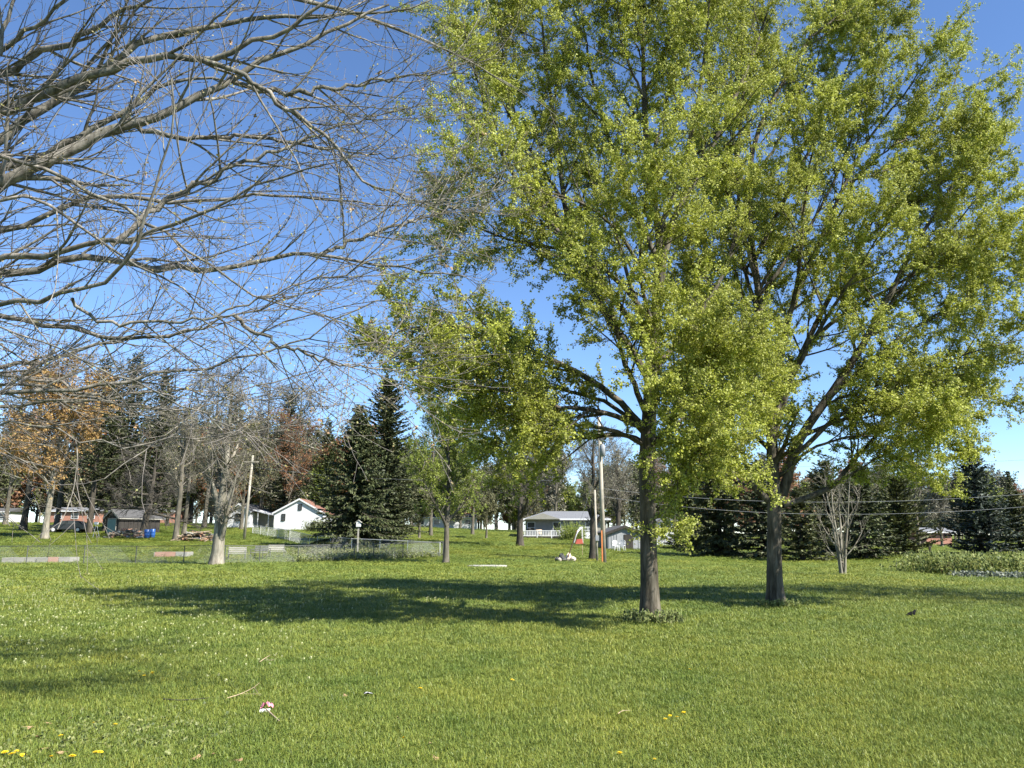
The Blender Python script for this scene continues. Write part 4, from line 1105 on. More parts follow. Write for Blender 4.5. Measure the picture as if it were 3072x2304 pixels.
fence([(545, 94), (668, 68), (760, 62), (957, 56.02)], 'chain-link fence on white posts running back behind the garden benches', [545, 562, 578, 600, 625, 668, 685, 713, 759, 820, 880, 950], 1.0, 'chrome', True, .025)

def pole(xd, D, top, r, label, lean=0.0, mat='pole_wood'):
    b = at(xd, D); t = thing('utility_pole', b, label, 'utility pole', 'wooden utility poles')
    MB().bar((0, 0, -.3), (lean, 0, top), r, 12, r * .72).build('post', M[mat], t, True)
    return t, b
pL, bL = pole(527, 80, 8.6, .15, 'slim pale utility pole rising behind the garden benches', .35)
MB().box((.3, -.12, 7.9), (1.5, .09, .1)).build('crossarm', M['pole_wood'], pL)
p1, b1 = pole(1305, 49, 9.2, .155, 'thick pale utility pole with an orange strip at its foot', -.12)
MB().box((-.12, -.12, 1.0), (.07, .07, 2.0)).build('conduit_guard', M['orange_plastic'], p1)
MB().box((-.1, -.16, 7.9), (1.7, .1, .11)).build('crossarm', M['pole_wood'], p1)
lathe(MB(), [(.02, 0), (.17, .02), (.17, .7), (.1, .78), (.02, .8)]).build('transformer', M['grey_paint'], p1, True).location = (.02, -.34, 6.6)
p2, b2 = pole(1290, 51, 4.6, .085, 'thin grey pole standing close to the left of the thick pole', -.06)
MB().box((.02, -.12, 1.5), (.22, .12, .34)).build('meter_box', M['grey_paint'], p2)
def wire(pts, label, r=.009, name='power_line'):
    p = np.array(pts, float); t = np.linspace(0, 1, 30)
    q = p[0][None] * (1 - t[:, None]) + p[1][None] * t[:, None]
    sag = pts[2] if len(pts) > 2 and np.isscalar(pts[2]) else 0
    return q, r
def span(a, b_, sag, label, r=.008):
    a = np.array(a, float); b_ = np.array(b_, float); t = np.linspace(0, 1, 28)[:, None]
    q = a * (1 - t) + b_ * t; q[:, 2] -= (4 * sag * t * (1 - t))[:, 0]
    V, F = tubes(q[None], np.full((1, 28), r), 5)
    o = MB().add(V, F).build('power_line', M['wire'])
    return tag(o, label, 'power line', 'wires strung between the poles')
bR = np.array((30.5, 34.0, Gz(30.5, 34)))
tR = thing('utility_pole', bR, 'wooden utility pole just outside the right edge that carries the wires', 'utility pole', 'wooden utility poles')
MB().bar((0, 0, -.3), (0, 0, 8), .15, 12, .11).build('post', M['pole_wood'], tR, True)
span(b1 + np.array((.1, -.1, 4.6)), bR + np.array((-.1, 0, 4.25)), 1.0, 'upper of the two close wires crossing in front of the evergreens')
span(b1 + np.array((.1, -.1, 4.1)), bR + np.array((-.1, 0, 3.75)), 1.15, 'lowest wire crossing in front of the evergreens on the right')
span(b1 + np.array((.1, -.1, 6.2)), bR + np.array((-.1, 0, 5.4)), .45, 'highest wire crossing the tip of the blue spruce')
span(bL + np.array((.3, -.1, 7.4)), b1 + np.array((-.1, -.1, 5.2)), .6, 'faint wire running from the left pole across the dark spruces')

# guy wire with its boulders
anchor = gpix(1224, 1212)
gt = np.array(b1) + np.array((-.1, -.1, 6.4))
t = thing('guy_wire', anchor, 'guy wire with an orange guard rising from the boulders to the thick pole', 'guy wire')
V = gt - anchor; L = np.linalg.norm(V); u = V / L
MB().bar((0, 0, -.1), V, .009, 5).build('cable', M['galv'], t)
MB().bar(u * .1, u * 2.2, .03, 8).build('guard', M['orange_plastic'], t)
def rock(seed, loc, size, mat, label):
    r = np.random.default_rng(seed); n1, n2 = 7, 10
    V = []
    for i in range(n1 + 1):
        th = math.pi * i / n1
        for j in range(n2):
            ph = 2 * math.pi * j / n2
            k = 1 + r.normal(0, .09)
            V.append((math.sin(th) * math.cos(ph) * k, math.sin(th) * math.sin(ph) * k, math.cos(th) * k))
    V = np.array(V) * np.array(size) / 2
    idx = np.arange((n1 + 1) * n2).reshape(n1 + 1, n2)
    F = np.stack((idx[:-1], np.roll(idx, -1, 1)[:-1], np.roll(idx, -1, 1)[1:], idx[1:]), -1).reshape(-1, 4)
    o = MB().add(V, F[:, ::-1]).build('boulder', M[mat])
    o.location = (loc[0], loc[1], loc[2] + size[2] * .36); o.rotation_euler = (0, 0, r.uniform(0, 6))
    return tag(o, label, 'boulder', 'boulders round the guy wire')
a0 = anchor
rock(1, a0 + np.array((-.62, .0, 0)), (.34, .3, .32), 'stone_dark', 'leftmost dark boulder of the pile by the guy wire')
rock(2, a0 + np.array((-.47, -.22, 0)), (.26, .24, .26), 'stone_pale', 'small whitish boulder among the dark ones at the left of the pile')
rock(3, a0 + np.array((-.2, -.05, 0)), (.46, .4, .3), 'stone_dark', 'wide dark boulder in the middle of the pile by the guy wire')
rock(4, a0 + np.array((-.3, .3, 0)), (.5, .4, .56), 'stone_dark', 'tallest dark boulder at the back of the pile')
rock(5, a0 + np.array((.14, .08, 0)), (.5, .4, .6), 'stone_pale', 'largest peach-coloured boulder at the foot of the guy wire')
rock(6, a0 + np.array((.42, -.1, 0)), (.44, .36, .34), 'stone_pale', 'pale boulder at the right end of the pile')
# white slide by the house
b = at(1244, 82)
t = thing('garden_slide', b, 'white curved playground slide with a red foot in front of the ranch house', 'slide', rz=.1)
prof = [(-.2, .1), (-.1, .4), (0, .8), (.2, 1.2), (.55, 1.6), (.7, 1.62)]
mb = MB()
for (xa, za), (xb, zb) in zip(prof[:-1], prof[1:]):
    mb.prism([(xa, -.22, za), (xb, -.22, zb), (xb, -.22, zb + .06), (xa, -.22, za + .06)], (0, .44, 0))
    for s in (-.25, .22): mb.prism([(xa, s, za), (xb, s, zb), (xb, s, zb + .18), (xa, s, za + .18)], (0, .03, 0))
mb.build('chute', M['white_plastic'], t)
MB().prism([(-.1, -.26, 0), (.75, -.26, 0), (.62, -.26, .55), (.1, -.26, .5)], (0, .52, 0)).build('foot', M['red_plastic'], t)
for s in (-.2, .2): MB().bar((.72, s, 0), (.68, s, 1.7), .03).build('ladder_rail', M['white_plastic'], t)
for k in range(4): MB().bar((.71, -.2, .5 + k * .3), (.71, .2, .5 + k * .3), .02).build('rung', M['white_plastic'], t)
# white chairs by the grey shed
def plastic_chair(loc, rz, label):
    t = thing('plastic_chair', loc, label, 'chair', 'white plastic chairs', rz)
    MB().box((0, 0, .42), (.46, .44, .04)).build('seat', M['white_plastic'], t)
    bk = MB()
    n = 8
    for k in range(n):
        x = -.21 + k * .42 / (n - 1)
        hgt = .82 + .1 * math.cos(x / .21 * 1.4)
        bk.box((x, .22 + .02, (.44 + hgt) / 2), (.035, .025, hgt - .44))
    bk.box((0, .24, .62), (.44, .03, .05)); bk.box((0, .245, .86), (.36, .035, .08))
    bk.build('backrest', M['white_plastic'], t)
    for s in (-1, 1):
        MB().box((s * .24, 0, .64), (.05, .46, .03)).build('armrest', M['white_plastic'], t)
        for q in (-1, 1): MB().bar((s * .2, q * .19, .42), (s * .24, q * .23, 0), .022, 6).build('leg', M['white_plastic'], t)
c = at(1331, 68); plastic_chair(c, .3, 'white plastic chair facing the camera by the grey shed'); 
c = at(1344, 69); plastic_chair(c, -.5, 'white plastic chair turned aside, right of its twin by the grey shed')

# ------------------------------------------------------------------ vegetable garden
def raised_bed(x0d, x1d, D, h, mats, label, dep=1.0):
    a = at(x0d, D); b_ = at(x1d, D); L = float(b_[0] - a[0])
    t = thing('raised_bed', (a + b_) / 2, label, 'raised bed', 'raised beds in the vegetable garden', .03)
    n = 3
    for k in range(n):
        MB().box((-L / 2 + L * (k + .5) / n, -dep / 2, h / 2), (L / n - .02, .05, h)).build('board', M[mats[k % len(mats)]], t)
        MB().box((-L / 2 + L * (k + .5) / n, dep / 2, h / 2), (L / n - .02, .05, h)).build('board', M[mats[(k + 1) % len(mats)]], t)
    for s in (-1, 1): MB().box((s * (L / 2 + .03), 0, h / 2), (.05, dep + .05, h)).build('board', M['board_grey'], t)
    MB().box((0, 0, h * .42), (L - .02, dep - .06, h * .84)).build('soil', M['soil'], t)
raised_bed(18, 86, 49.5, .33, ['board', 'board', 'board'], 'leftmost raised bed of whitish boards behind the fence', 1.1)
raised_bed(92, 158, 49.5, .33, ['board', 'board_red', 'board'], 'raised bed with one reddish board, second from the left behind the fence', 1.1)
raised_bed(342, 408, 56, .32, ['board_red', 'board_red', 'board_grey'], 'reddish raised bed with a pile of stones at its left end', 1.2)
def garden_bench(xd, D, w, rz, label, back=True):
    t = thing('garden_bench', at(xd, D), label, 'bench', 'garden benches behind the fence', rz)
    for k in range(4): MB().box((0, -.18 + k * .13, .42), (w, .1, .03)).build('seat_slat', M['board'], t)
    if back:
        for k in range(3): MB().box((0, .27 + k * .025, .54 + k * .13), (w, .025, .1)).build('back_slat', M['board'], t)
    for s in (-1, 1):
        f = MB(); x = s * w * .46
        f.bar((x, -.22, 0), (x, -.2, .42), .022).bar((x, .2, 0), (x, .34, .88), .022).bar((x, -.22, .62), (x, .3, .62), .02).bar((x, -.2, .42), (x, -.22, .62), .02).bar((x, -.24, .4), (x, .26, .4), .02)
        f.build('side_frame', M['dark_steel'], t)
garden_bench(511, 52.5, 1.15, .25, 'leftmost grey slatted garden bench behind the fence')
garden_bench(558, 54, 1.1, -.35, 'middle garden bench with a pale slatted back')
garden_bench(598, 55.5, 1.1, .5, 'rightmost garden bench, set at an angle behind the fence')
# bird house on a post
b = at(772, 58)
t = thing('bird_house', b, 'white bird house on a tall pale post beside the garden fence', 'bird house')
MB().box((0, 0, 1.0), (.1, .1, 2.1)).build('post', M['board'], t)
bh = MB(); bh.prism([(-.15, -.14, 2.05), (.15, -.14, 2.05), (.15, -.14, 2.38), (0, -.14, 2.5), (-.15, -.14, 2.38)], (0, .28, 0)); bx_ = bh.build('box', M['white_paint'], t)
rf = MB()
for s in (-1, 1): rf.prism([(0, -.2, 2.52), (s * .24, -.2, 2.34), (s * .24, -.2, 2.37), (0, -.2, 2.55)], (0, .4, 0))
rf.build('roof', M['board_grey'], t)
MB().bar((0, -.15, 2.28), (0, -.138, 2.28), .03, 10).build('entrance_hole', M['rubber'], bx_)
# weeds along the fence and in the plot
def weed_strip(name, label, path, n, h, mat, seed, spread=.25, size=.1):
    r = np.random.default_rng(seed)
    path = np.array(path, float); s = np.linspace(0, 1, len(path))
    tt = r.random(n)
    base = np.stack([np.interp(tt, s, path[:, k]) for k in range(3)], 1)
    base[:, :2] += r.normal(0, spread, (n, 2)); base[:, 2] = G(base[:, 0], base[:, 1])
    L = h * r.uniform(.3, 1.1, n)
    st = grow(r, base, np.stack((r.normal(0, .3, n), r.normal(0, .3, n), np.ones(n)), 1), L, 4, .12, 0)
    mb = MB(); V, F = tubes(st, np.full((n, 4), .006), 3); mb.add(V, F)
    o0 = base.mean(0)
    o = thing(name, o0, label, 'plants'); o['kind'] = 'stuff'
    pos = along(r, st, 6, .1, 1) ; V, F2 = leafquads(r, pos, size, -.2)
    mb.V[0] = mb.V[0] - o0.astype(np.float32)
    tag(mb.build('stalks', M['stem'], o), kind='stuff')
    tag(MB().add(V - o0, F2).build('leaves', M[mat], o), kind='stuff')
    return o
weed_strip('fence_weeds', 'dark tall weeds along the right part of the garden fence', [at(640, 50.3), at(800, 53.5), at(950, 56.2)], 1300, .5, 'plant', 31, .35)
weed_strip('plot_weeds', 'tangle of dry weeds inside the vegetable garden', [at(660, 60), at(740, 58), at(900, 60)], 700, .5, 'leaf_olive', 32, .9)
weed_strip('garden_bed', 'tall green perennials filling the flower bed at the right edge', [at(2005, 37), at(2080, 34.5), at(2150, 34), at(2300, 33.5)], 1700, .95, 'plant', 33, .85, .12)
weed_strip('ground_cover', 'low pale ground cover along the front of the flower bed', [at(2075, 32.6), at(2140, 31.6), at(2210, 31), at(2300, 30.5)], 1100, .22, 'groundcover', 34, .22, .11)
weed_strip('reddish_plants', 'clump of reddish stems in front of the flower bed', [at(2045, 35), at(2068, 34)], 160, .5, 'red_plant', 35, .25, .07)
weed_strip('leafy_shrub', 'yellow-green shrub beside the white steps of the ranch house', [at(1218, 95), at(1238, 94), at(1252, 94)], 420, 2.2, 'leaf_light', 36, .5, .16)
weed_strip('foundation_shrub', 'dark shrubs at the right corner of the white garage', [at(682, 101), at(700, 99)], 500, 1.5, 'needle_mid', 37, .7, .16)

# wood piles
def woodpile(xd, D, w, h, label, name, n, seed, mats, lmin, lmax, rmin, rmax, flatness=.15):
    r = np.random.default_rng(seed)
    t = thing(name, at(xd, D), label, 'wood pile')
    for k in range(n):
        q = r.uniform(-1, 1); x = q * w / 2
        zmax = h * (1 - q * q) ** .6 + .1
        z = r.uniform(.05, 1) ** .8 * zmax
        y = r.normal(0, .45) * (1 - .5 * z / max(h, .1))
        L = r.uniform(lmin, lmax); a = r.uniform(0, 3.14); e = r.normal(0, flatness)
        d = np.array((math.cos(a) * math.cos(e), math.sin(a) * math.cos(e), math.sin(e))) * L / 2
        rr = r.uniform(rmin, rmax)
        c = np.array((x, y, max(z, rr)))
        MB().bar(c - d, c + d, rr, 7, rr * .85).build('log', M[mats[int(r.integers(len(mats)))]], t)
woodpile(274, 82, 3.5, .85, 'heap of split firewood in front of the dark shed', 'firewood_pile', 110, 41, ['log', 'log_pale', 'log_pale', 'stone_dark', 'log_end', 'board_grey'], .4, .7, .06, .13)
woodpile(425, 76, 3.1, .9, 'brush heap of long pale branches beside the pale-trunked bare tree', 'brush_pile', 80, 42, ['log', 'board_grey', 'log', 'log_end', 'dark_wood'], .9, 2.0, .03, .085)
# blue barrel
def barrel(xd, D, s, label):
    t = thing('blue_barrel', at(xd, D), label, 'barrel', 'blue plastic barrels')
    lathe(MB(), [(.26 * s, 0), (.29 * s, .04), (.3 * s, .3), (.31 * s, .32), (.3 * s, .34), (.3 * s, .58), (.31 * s, .6), (.3 * s, .62), (.29 * s, .88), (.27 * s, .9)], 18).build('drum', M['blue_plastic'], t, True)
    lathe(MB(), [(.05, .9), (.05, .93), (.01, .93)], 8).build('bung', M['rubber'], t)
barrel(317, 82, 1.0, 'upright blue barrel at the right end of the firewood heap')
barrel(329, 83, .85, 'smaller blue barrel half hidden right of the upright blue barrel')
# white tripod stand
b = at(205, 82)
t = thing('tripod_stand', b, 'pale metal tripod stand with a small box on top, left of the shed', 'stand')
for k in range(3):
    a = k * 2.094 + .5; MB().bar((.05 * math.cos(a), .05 * math.sin(a), 1.35), (.4 * math.cos(a), .4 * math.sin(a), 0), .018).build('leg', M['chrome'], t)
MB().bar((-.28, 0, .6), (.25, .1, .6), .012).build('brace', M['chrome'], t)
MB().box((0, 0, 1.5), (.36, .2, .26)).build('box', M['white_plastic'], t)
# parked car under the trees
def car(xd, D, label, rz):
    t = thing('parked_car', at(xd, D), label, 'car', None, rz)
    W = 1.7
    prof = [(-2.2, .32), (-2.22, .6), (-2.1, .82), (-1.2, .92), (-.5, 1.36), (.6, 1.42), (1.35, 1.3), (1.8, .98), (2.15, .92), (2.22, .6), (2.15, .32)]
    bm_ = MB().prism([(x, -W / 2, z) for x, z in prof], (0, W, 0)); body = bm_.build('body', M['car_paint'], t)
    m_ = body.modifiers.new('bevel', 'BEVEL'); m_.width = .06; m_.segments = 2
    for s in (-1, 1):
        MB().prism([(-1.0, s * (W / 2 + .004), .96), (-.45, s * (W / 2 + .004), 1.29), (.05, s * (W / 2 + .004), 1.32), (.05, s * (W / 2 + .004), .96)], (0, s * .008, 0)).build('side_window', M['glass'], t)
        MB().prism([(.13, s * (W / 2 + .004), .96), (.13, s * (W / 2 + .004), 1.33), (.6, s * (W / 2 + .004), 1.34), (1.25, s * (W / 2 + .004), 1.0)], (0, s * .008, 0)).build('side_window', M['glass'], t)
        for x in (-1.4, 1.35):
            wl = MB().bar((x, s * (W / 2 - .2), .32), (x, s * (W / 2 + .02), .32), .32, 18).build('wheel', M['rubber'], t)
            MB().bar((x, s * (W / 2 + .02), .32), (x, s * (W / 2 + .035), .32), .19, 12).build('rim', M['chrome'], wl)
        MB().box((-2.2, s * .6, .66), (.06, .34, .14)).build('headlight', M['chrome'], t)
        MB().box((-1.0, s * (W / 2 + .09), .98), (.1, .16, .1)).build('mirror', M['car_paint'], t)
    MB().prism([(-1.13, -.7, .97), (-.55, -.62, 1.34), (-.55, .62, 1.34), (-1.13, .7, .97)], (-.02, 0, .015)).build('windscreen', M['glass'], t)
    MB().box((-2.24, 0, .42), (.06, 1.5, .16)).build('bumper', M['chrome'], t)
car(148, 94, 'dark car parked in the shade under the trees left of the shed', .12)
# dark post right of the junipers
b = at(2010, 62)
t = thing('dark_post', b, 'short dark post with a small crosspiece standing behind the flower bed', 'post')
MB().box((0, 0, .35), (.14, .14, 1.1)).build('upright', M['dark_wood'], t); MB().box((.02, 0, .72), (.34, .1, .08)).build('crosspiece', M['dark_wood'], t)
MB().bar((0, 0, .9), (0, 0, 1.02), .05, 8, .02).build('cap', M['dark_wood'], t)
# thin garden stake with a yellowish tip
b = at(1937, 37)
t = thing('garden_stake', b, 'thin garden stake with a pale tip left of the flower bed', 'stake')
MB().bar((0, 0, -.1), (.03, 0, .5), .012, 6).build('rod', M['dark_steel'], t); MB().box((.03, 0, .53), (.07, .02, .1)).build('tag', M['stem'], t)
b = gpix(1258, 1202)
t = thing('garden_stake', b, 'thin pale stake stuck in the lawn left of the thin pole', 'stake')
MB().bar((0, 0, -.1), (.02, 0, .75), .014, 6).build('rod', M['log_pale'], t); MB().box((.02, 0, .76), (.05, .03, .05)).build('cap', M['log_pale'], t)
# pale slab lying in the lawn
b = gpix(1052, 1225)
t = tag(MB().prism([(-1.05, -.25, -.05), (-.6, -.42, -.05), (.5, -.4, -.05), (1.08, -.2, -.05), (1.0, .2, -.05), (.4, .38, -.05), (-.7, .34, -.05)], (0, 0, .15)).build('stone_slab', M['concrete']), 'flat pale stone slab lying in the lawn left of the boulders', 'slab')
t.location = b

# ------------------------------------------------------------------ small things on the lawn
def bird(loc, rz):
    t = thing('bird', loc, 'black bird standing on the lawn at the right', 'bird', None, rz)
    me = bpy.data.meshes.new('body')
    vs_ = [(-.02, 0, .085), (.03, 0, .10), (.06, 0, .135), (.075, 0, .155), (-.07, 0, .075), (-.15, 0, .06), (.0, .018, .05), (.0, -.018, .05), (.0, .02, .0), (.0, -.02, .0)]
    ed = [(0, 1), (1, 2), (2, 3), (0, 4), (4, 5), (0, 6), (0, 7), (6, 8), (7, 9)]
    rd = [.042, .036, .022, .022, .026, .008, .008, .008, .004, .004]
    me.from_pydata(vs_, ed, []); o = bpy.data.objects.new('body', me); link(o, t)
    o.modifiers.new('skin', 'SKIN'); 
    sv = me.skin_vertices[0].data if me.skin_vertices else None
    if sv is None:
        bm_ = __import__('bmesh').new(); bm_.from_mesh(me); bm_.verts.layers.skin.verify(); bm_.to_mesh(me); bm_.free()
        sv = me.skin_vertices[0].data
    for v, q in zip(sv, rd): v.radius = (q, q)
    sv[0].use_root = True
    sm = o.modifiers.new('smooth', 'SUBSURF'); sm.levels = 1; sm.render_levels = 2
    me.materials.append(M['bird_black'])
    MB().bar((.09, 0, .157), (.125, 0, .152), .007, 6, .001).build('beak', M['beak'], t)
    for s in (-1, 1):
        MB().prism([(-.09, s * .034, .075), (-.02, s * .043, .06), (.035, s * .036, .1), (-.01, s * .038, .118), (-.07, s * .03, .1)], (0, s * .008, 0)).build('wing', M['bird_black'], t)
        for k in (-.5, 0, .5): pass
    for s in (-1, 1):
        MB().box((.085, s * .019, .162), (.006, .004, .006)).build('eye', M['beak'], t)
bird(gpix(1972, 1335), math.pi * .06)

def link_copy(o, name=None):
    c = o.copy(); COL.objects.link(c); return c
# dandelions: yellow flowers and pale seed heads, each a plant of its own
def dandelion(yellow, seed):
    r = np.random.default_rng(seed)
    hgt = .055 if yellow else .075
    mb = MB(); mb.bar((0, 0, -.01), (.008, .004, hgt), .0022, 5)
    stem = mb
    fl = MB()
    if yellow:
        for ring, (n, R, z) in enumerate(((16, .024, .002), (12, .017, .006), (7, .009, .009))):
            for k in range(n):
                a = 6.283 * k / n + ring * .3; c_, s_ = math.cos(a), math.sin(a); w = .0042
                fl.add([(.008 - s_ * w * .4, .004 + c_ * w * .4, hgt), (.008 + s_ * w * .4, .004 - c_ * w * .4, hgt), (.008 + c_ * R + s_ * w, .004 + s_ * R - c_ * w, hgt + z), (.008 + c_ * R - s_ * w, .004 + s_ * R + c_ * w, hgt + z)], [(0, 1, 2, 3)])
    else:
        for k in range(22):
            v = r.normal(size=3); v /= np.linalg.norm(v)
            c_ = np.array((.008, .004, hgt + .012)); p_ = c_ + v * .014; s_ = np.cross(v, (.3, .5, .8)); s_ /= np.linalg.norm(s_); q_ = np.cross(v, s_)
            fl.add([p_ - s_ * .005, p_ + q_ * .005, p_ + s_ * .005, p_ - q_ * .005], [(0, 1, 2, 3)])
    return stem, fl
def joined(name, parts):
    """one small mesh with several materials"""
    mb = MB(); mats = []; mi = []
    for k, (p, m_) in enumerate(parts):
        n0 = mb.n
        for V, in zip(p.V): mb.V.append(V)
        for f in p.F: mb.F.append(f + n0); mi += [k] * len(f)
        mb.n += p.n; mats.append(m_)
    o = mb.build(name, mats); o.data.polygons.foreach_set('material_index', np.array(mi, np.int32)); o.data.update()
    return o
st, fl = dandelion(True, 1)
D1 = joined('dandelion_flower', [(st, M['stem']), (fl, M['flower_yellow'])])
yel = [(12, 1643), (26, 1648), (36, 1640), (42, 1646), (110, 1652), (150, 1655), (205, 1645), (214, 1641), (203, 1574), (246, 1577), (131, 1602), (1440, 1564), (1450, 1557), (1462, 1562), (1477, 1549), (1341, 1643), (1413, 1656), (906, 1500), (1106, 1478), (1490, 1456), (300, 1460), (330, 1462), (310, 1469), (190, 1398), (875, 1610)]
rng = np.random.default_rng(9)
for k, (x, y) in enumerate(yel):
    o = D1 if k == 0 else link_copy(D1)
    p = gpix(x, y); o.location = p; o.rotation_euler = (rng.normal(0, .15), rng.normal(0, .15), rng.uniform(0, 6)); s = rng.uniform(.7, 1.05); o.scale = (s, s, s)
    where = 'in the near left corner' if x < 320 and y > 1550 else ('on the near lawn right of centre' if x > 1300 else 'scattered at the left and centre')
    tag(o, 'yellow dandelion flower ' + where, 'dandelion', 'yellow dandelions ' + where)
ORD = ['leftmost', 'second from the left', 'third from the left', 'fourth from the left', 'fifth from the left', 'sixth from the left', 'seventh from the left', 'eighth from the left', 'ninth from the left', 'tenth from the left', 'eleventh from the left', 'twelfth from the left', 'rightmost']
def rank_labels(group, text):
    os_ = [o for o in COL.objects if o.get('group') == group]
    os_.sort(key=lambda o: o.location.x / max(o.location.y, 1))
    for k, o in enumerate(os_):
        o['label'] = text.format(ORD[k] if k < len(os_) - 1 else 'rightmost')
for wh in ('in the near left corner', 'on the near lawn right of centre', 'scattered at the left and centre'):
    rank_labels('yellow dandelions ' + wh, 'yellow dandelion, {} ' + wh)
st, fl = dandelion(False, 2)
D2 = joined('dandelion_seed_head', [(st, M['stem']), (fl, M['flower_seed'])])
pts = []
while len(pts) < 950:
    x = rng.uniform(-20, 1000) if rng.random() < .9 else rng.uniform(900, 1500)
    y = 1236 + abs(rng.normal(0, 95))
    if y > 1530 or (x > 700 and y > 1330) : continue
    if rng.random() < x / 1700: continue
    pts.append(gpix(x, y))
pts.sort(key=lambda p: p[1])
first = True
for p in pts[:290]:
    o = D2 if first else link_copy(D2)
    first = False
    o.location = p; o.rotation_euler = (rng.normal(0, .2), rng.normal(0, .2), rng.uniform(0, 6)); s = rng.uniform(.75, 1.2); o.scale = (s, s, s)
    tag(o, 'pale round dandelion seed head on the left part of the lawn', 'dandelion', 'pale dandelion seed heads dotting the left lawn')
mb = MB()
for p in pts[290:]:
    s = rng.uniform(.8, 1.3)
    for V, F in ((st.V, st.F), (fl.V, fl.F)):
        n0 = mb.n
        for v in V: mb.V.append((v * s + p).astype(np.float32)); mb.n += len(v)
        for f in F: mb.F.append(f + n0)
far_d = mb.build('dandelion_seed_heads', M['flower_seed'])
tag(far_d, 'far dandelion seed heads dotting the lawn before the fence', 'dandelions', None, 'stuff')
# dry leaves
lf = MB(); n = 9
for k in range(n - 1):
    f0, f1 = k / (n - 1), (k + 1) / (n - 1)
    w0, w1 = .032 * math.sin(math.pi * f0 ** .8), .032 * math.sin(math.pi * f1 ** .8)
    x0, x1 = -.05 + .1 * f0, -.05 + .1 * f1
    lf.add([(x0, -w0, .02 + .012 * math.sin(f0 * 7)), (x1, -w1, .02 + .012 * math.sin(f1 * 7)), (x1, 0, .03), (x0, 0, .03)], [(0, 1, 2, 3)])
    lf.add([(x0, 0, .03), (x1, 0, .03), (x1, w1, .016), (x0, w0, .016)], [(0, 1, 2, 3)])
lf.bar((.05, 0, .03), (.085, .01, .012), .0012, 4)
L1 = lf.build('dry_leaf', M['dry_leaf'])
for k, (x, y) in enumerate([(58, 1583), (80, 1606), (106, 1572), (150, 1560), (460, 1641), (516, 1652), (424, 1650), (745, 1510), (930, 1618), (940, 1648), (90, 1630), (130, 1640), (860, 1560)]):
    o = L1 if k == 0 else link_copy(L1)
    p = gpix(x, y); o.location = p + np.array((0, 0, .02)); o.rotation_euler = (rng.normal(0, .3), rng.normal(0, .3), rng.uniform(0, 6)); s = rng.uniform(.5, .85); o.scale = (s, s, s)
    tag(o, 'dry tan leaf lying in the near grass', 'leaf', 'dry leaves in the near grass')
rank_labels('dry leaves in the near grass', 'dry tan leaf, {} of those lying in the near grass')
# wrapper, twigs, feathers
p = gpix(576, 1540)
t = thing('candy_wrapper', p, 'crumpled pink and white wrapper lying in the grass by a stick', 'wrapper', None, .2)
w = MB(); r = np.random.default_rng(4)
gxx, gyy = np.meshgrid(np.linspace(-.075, .075, 7), np.linspace(-.05, .05, 5)); gz_ = .05 + r.normal(0, .012, gxx.shape) + .03 * np.cos(gxx * 20)
i0 = (np.arange(4)[:, None] * 7 + np.arange(6)[None]).ravel()
w.add(np.stack((gxx * .75, gyy * .75, gz_), -1).reshape(-1, 3), np.stack((i0, i0 + 1, i0 + 8, i0 + 7), 1)); w.build('foil', M['pink_foil'], t)
w = MB(); w.prism([(-.06, -.055, .012), (.03, -.06, .02), (.035, -.045, .03), (-.055, -.04, .03)], (0, 0, .012)); w.build('white_edge', M['white_plastic'], t)
def stick(pix, r0, label, name='fallen_twig', mat='log_pale', hz=.045, forks=()):
    q = [gpix(x, y) + np.array((0, 0, hz)) for x, y in pix]; o0 = q[0]
    t = thing(name, o0, label, 'twig', 'fallen twigs in the grass')
    a = resample(np.array(q) - o0, 12, 1); V, F = tubes(a[None], (r0 * np.linspace(1, .4, 12))[None], 6); MB().add(V, F).build('stem', M[mat], t)
    for f in forks:
        q2 = [gpix(x, y) + np.array((0, 0, hz)) - o0 for x, y in f]
        a = resample(np.array(q2), 8, 1); V, F = tubes(a[None], (r0 * .6 * np.linspace(1, .5, 8))[None], 5); MB().add(V, F).build('side_twig', M[mat], t)
stick([(574, 1543), (590, 1558), (603, 1570)], .008, 'short pale stick lying under the pink wrapper')
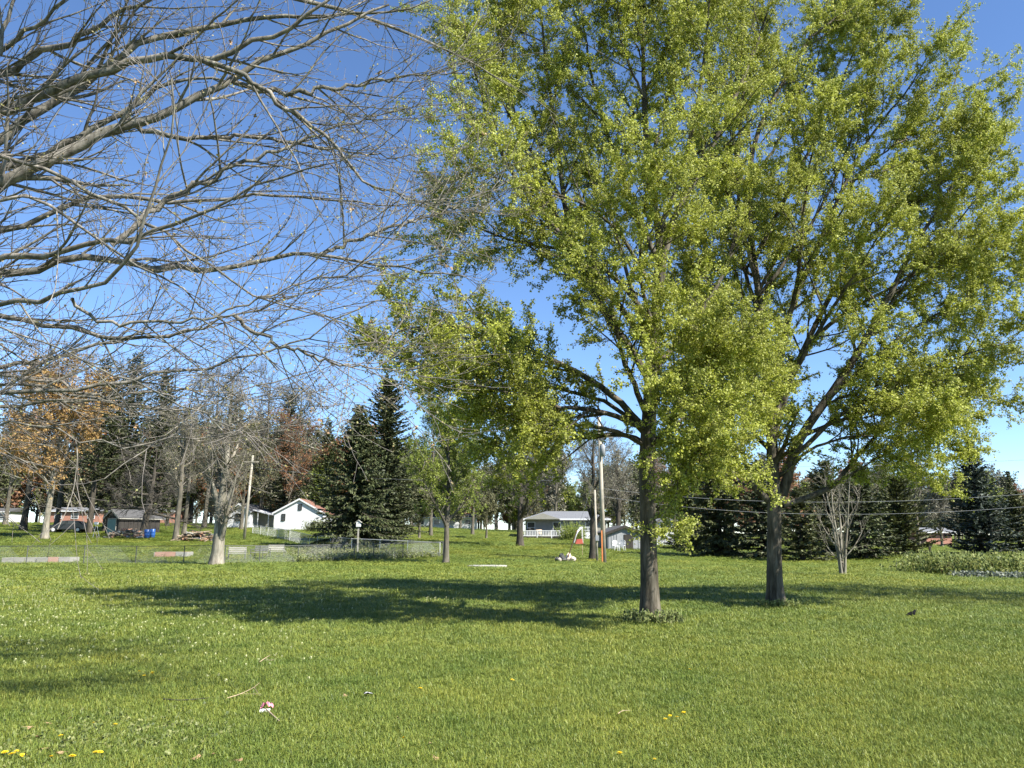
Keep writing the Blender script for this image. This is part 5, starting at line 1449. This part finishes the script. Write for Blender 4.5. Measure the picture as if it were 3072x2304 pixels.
stick([(490, 1520), (520, 1510), (548, 1497), (560, 1487)], .0045, 'long pale forked twig left of and above the pink wrapper', forks=([(548, 1497), (556, 1508), (563, 1517)], [(520, 1512), (545, 1512), (565, 1510)]))
stick([(352, 1523), (390, 1525), (450, 1520)], .007, 'dark thin twig at the edge of the left shade', mat='dark_wood')
stick([(560, 1440), (572, 1430), (585, 1422)], .006, 'small pale twig beyond the forked one', forks=([(572, 1430), (580, 1436), (592, 1434)],))
stick([(1335, 1555), (1345, 1549), (1362, 1546)], .004, 'tiny pale twig in the grass right of centre')
p = gpix(785, 1512)
t = thing('feather_tuft', p, 'small black and white feather tuft lying in the grass', 'feather')
r = np.random.default_rng(6)
for k in range(5):
    a = k * .5 - .6; c_ = np.array((math.cos(a), math.sin(a) * .6, 0)); s_ = np.array((-c_[1], c_[0], 0))
    MB().add([(0, 0, .045), tuple(c_ * .05 + s_ * .014 + (0, 0, .06)), tuple(c_ * .1 + (0, 0, .05)), tuple(c_ * .05 - s_ * .014 + (0, 0, .058))], [(0, 1, 2, 3)]).build('vane', M['feather' if k % 2 else 'bird_black'], t)
# weeds round the foot of the nearer maple, and coarse clumps near the left corner
fa = gpix(1405, 1345)
weed_strip('trunk_weeds', 'ragged weeds and suckers growing round the foot of the nearer maple', [fa + np.array((-.45, -.2, 0)), fa + np.array((-.2, -.35, 0)), fa + np.array((.2, -.35, 0)), fa + np.array((.5, -.1, 0))], 330, .26, 'plant', 51, .09, .05)
fb_ = gpix(1675, 1310)
weed_strip('trunk_grass', 'tufts of longer grass round the foot of the farther maple', [fb_ + np.array((-.4, -.2, 0)), fb_ + np.array((0, -.35, 0)), fb_ + np.array((.45, -.1, 0))], 200, .2, 'plant', 52, .08, .04)
weed_strip('clover_clumps', 'clumps of broad-leaved weeds in the near left corner', [gpix(10, 1640), gpix(120, 1600), gpix(240, 1570), gpix(330, 1590), gpix(380, 1640)], 420, .06, 'plant', 53, .35, .03)
print('tris', sum(len(o.data.polygons) for o in bpy.data.objects if o.type == 'MESH'))
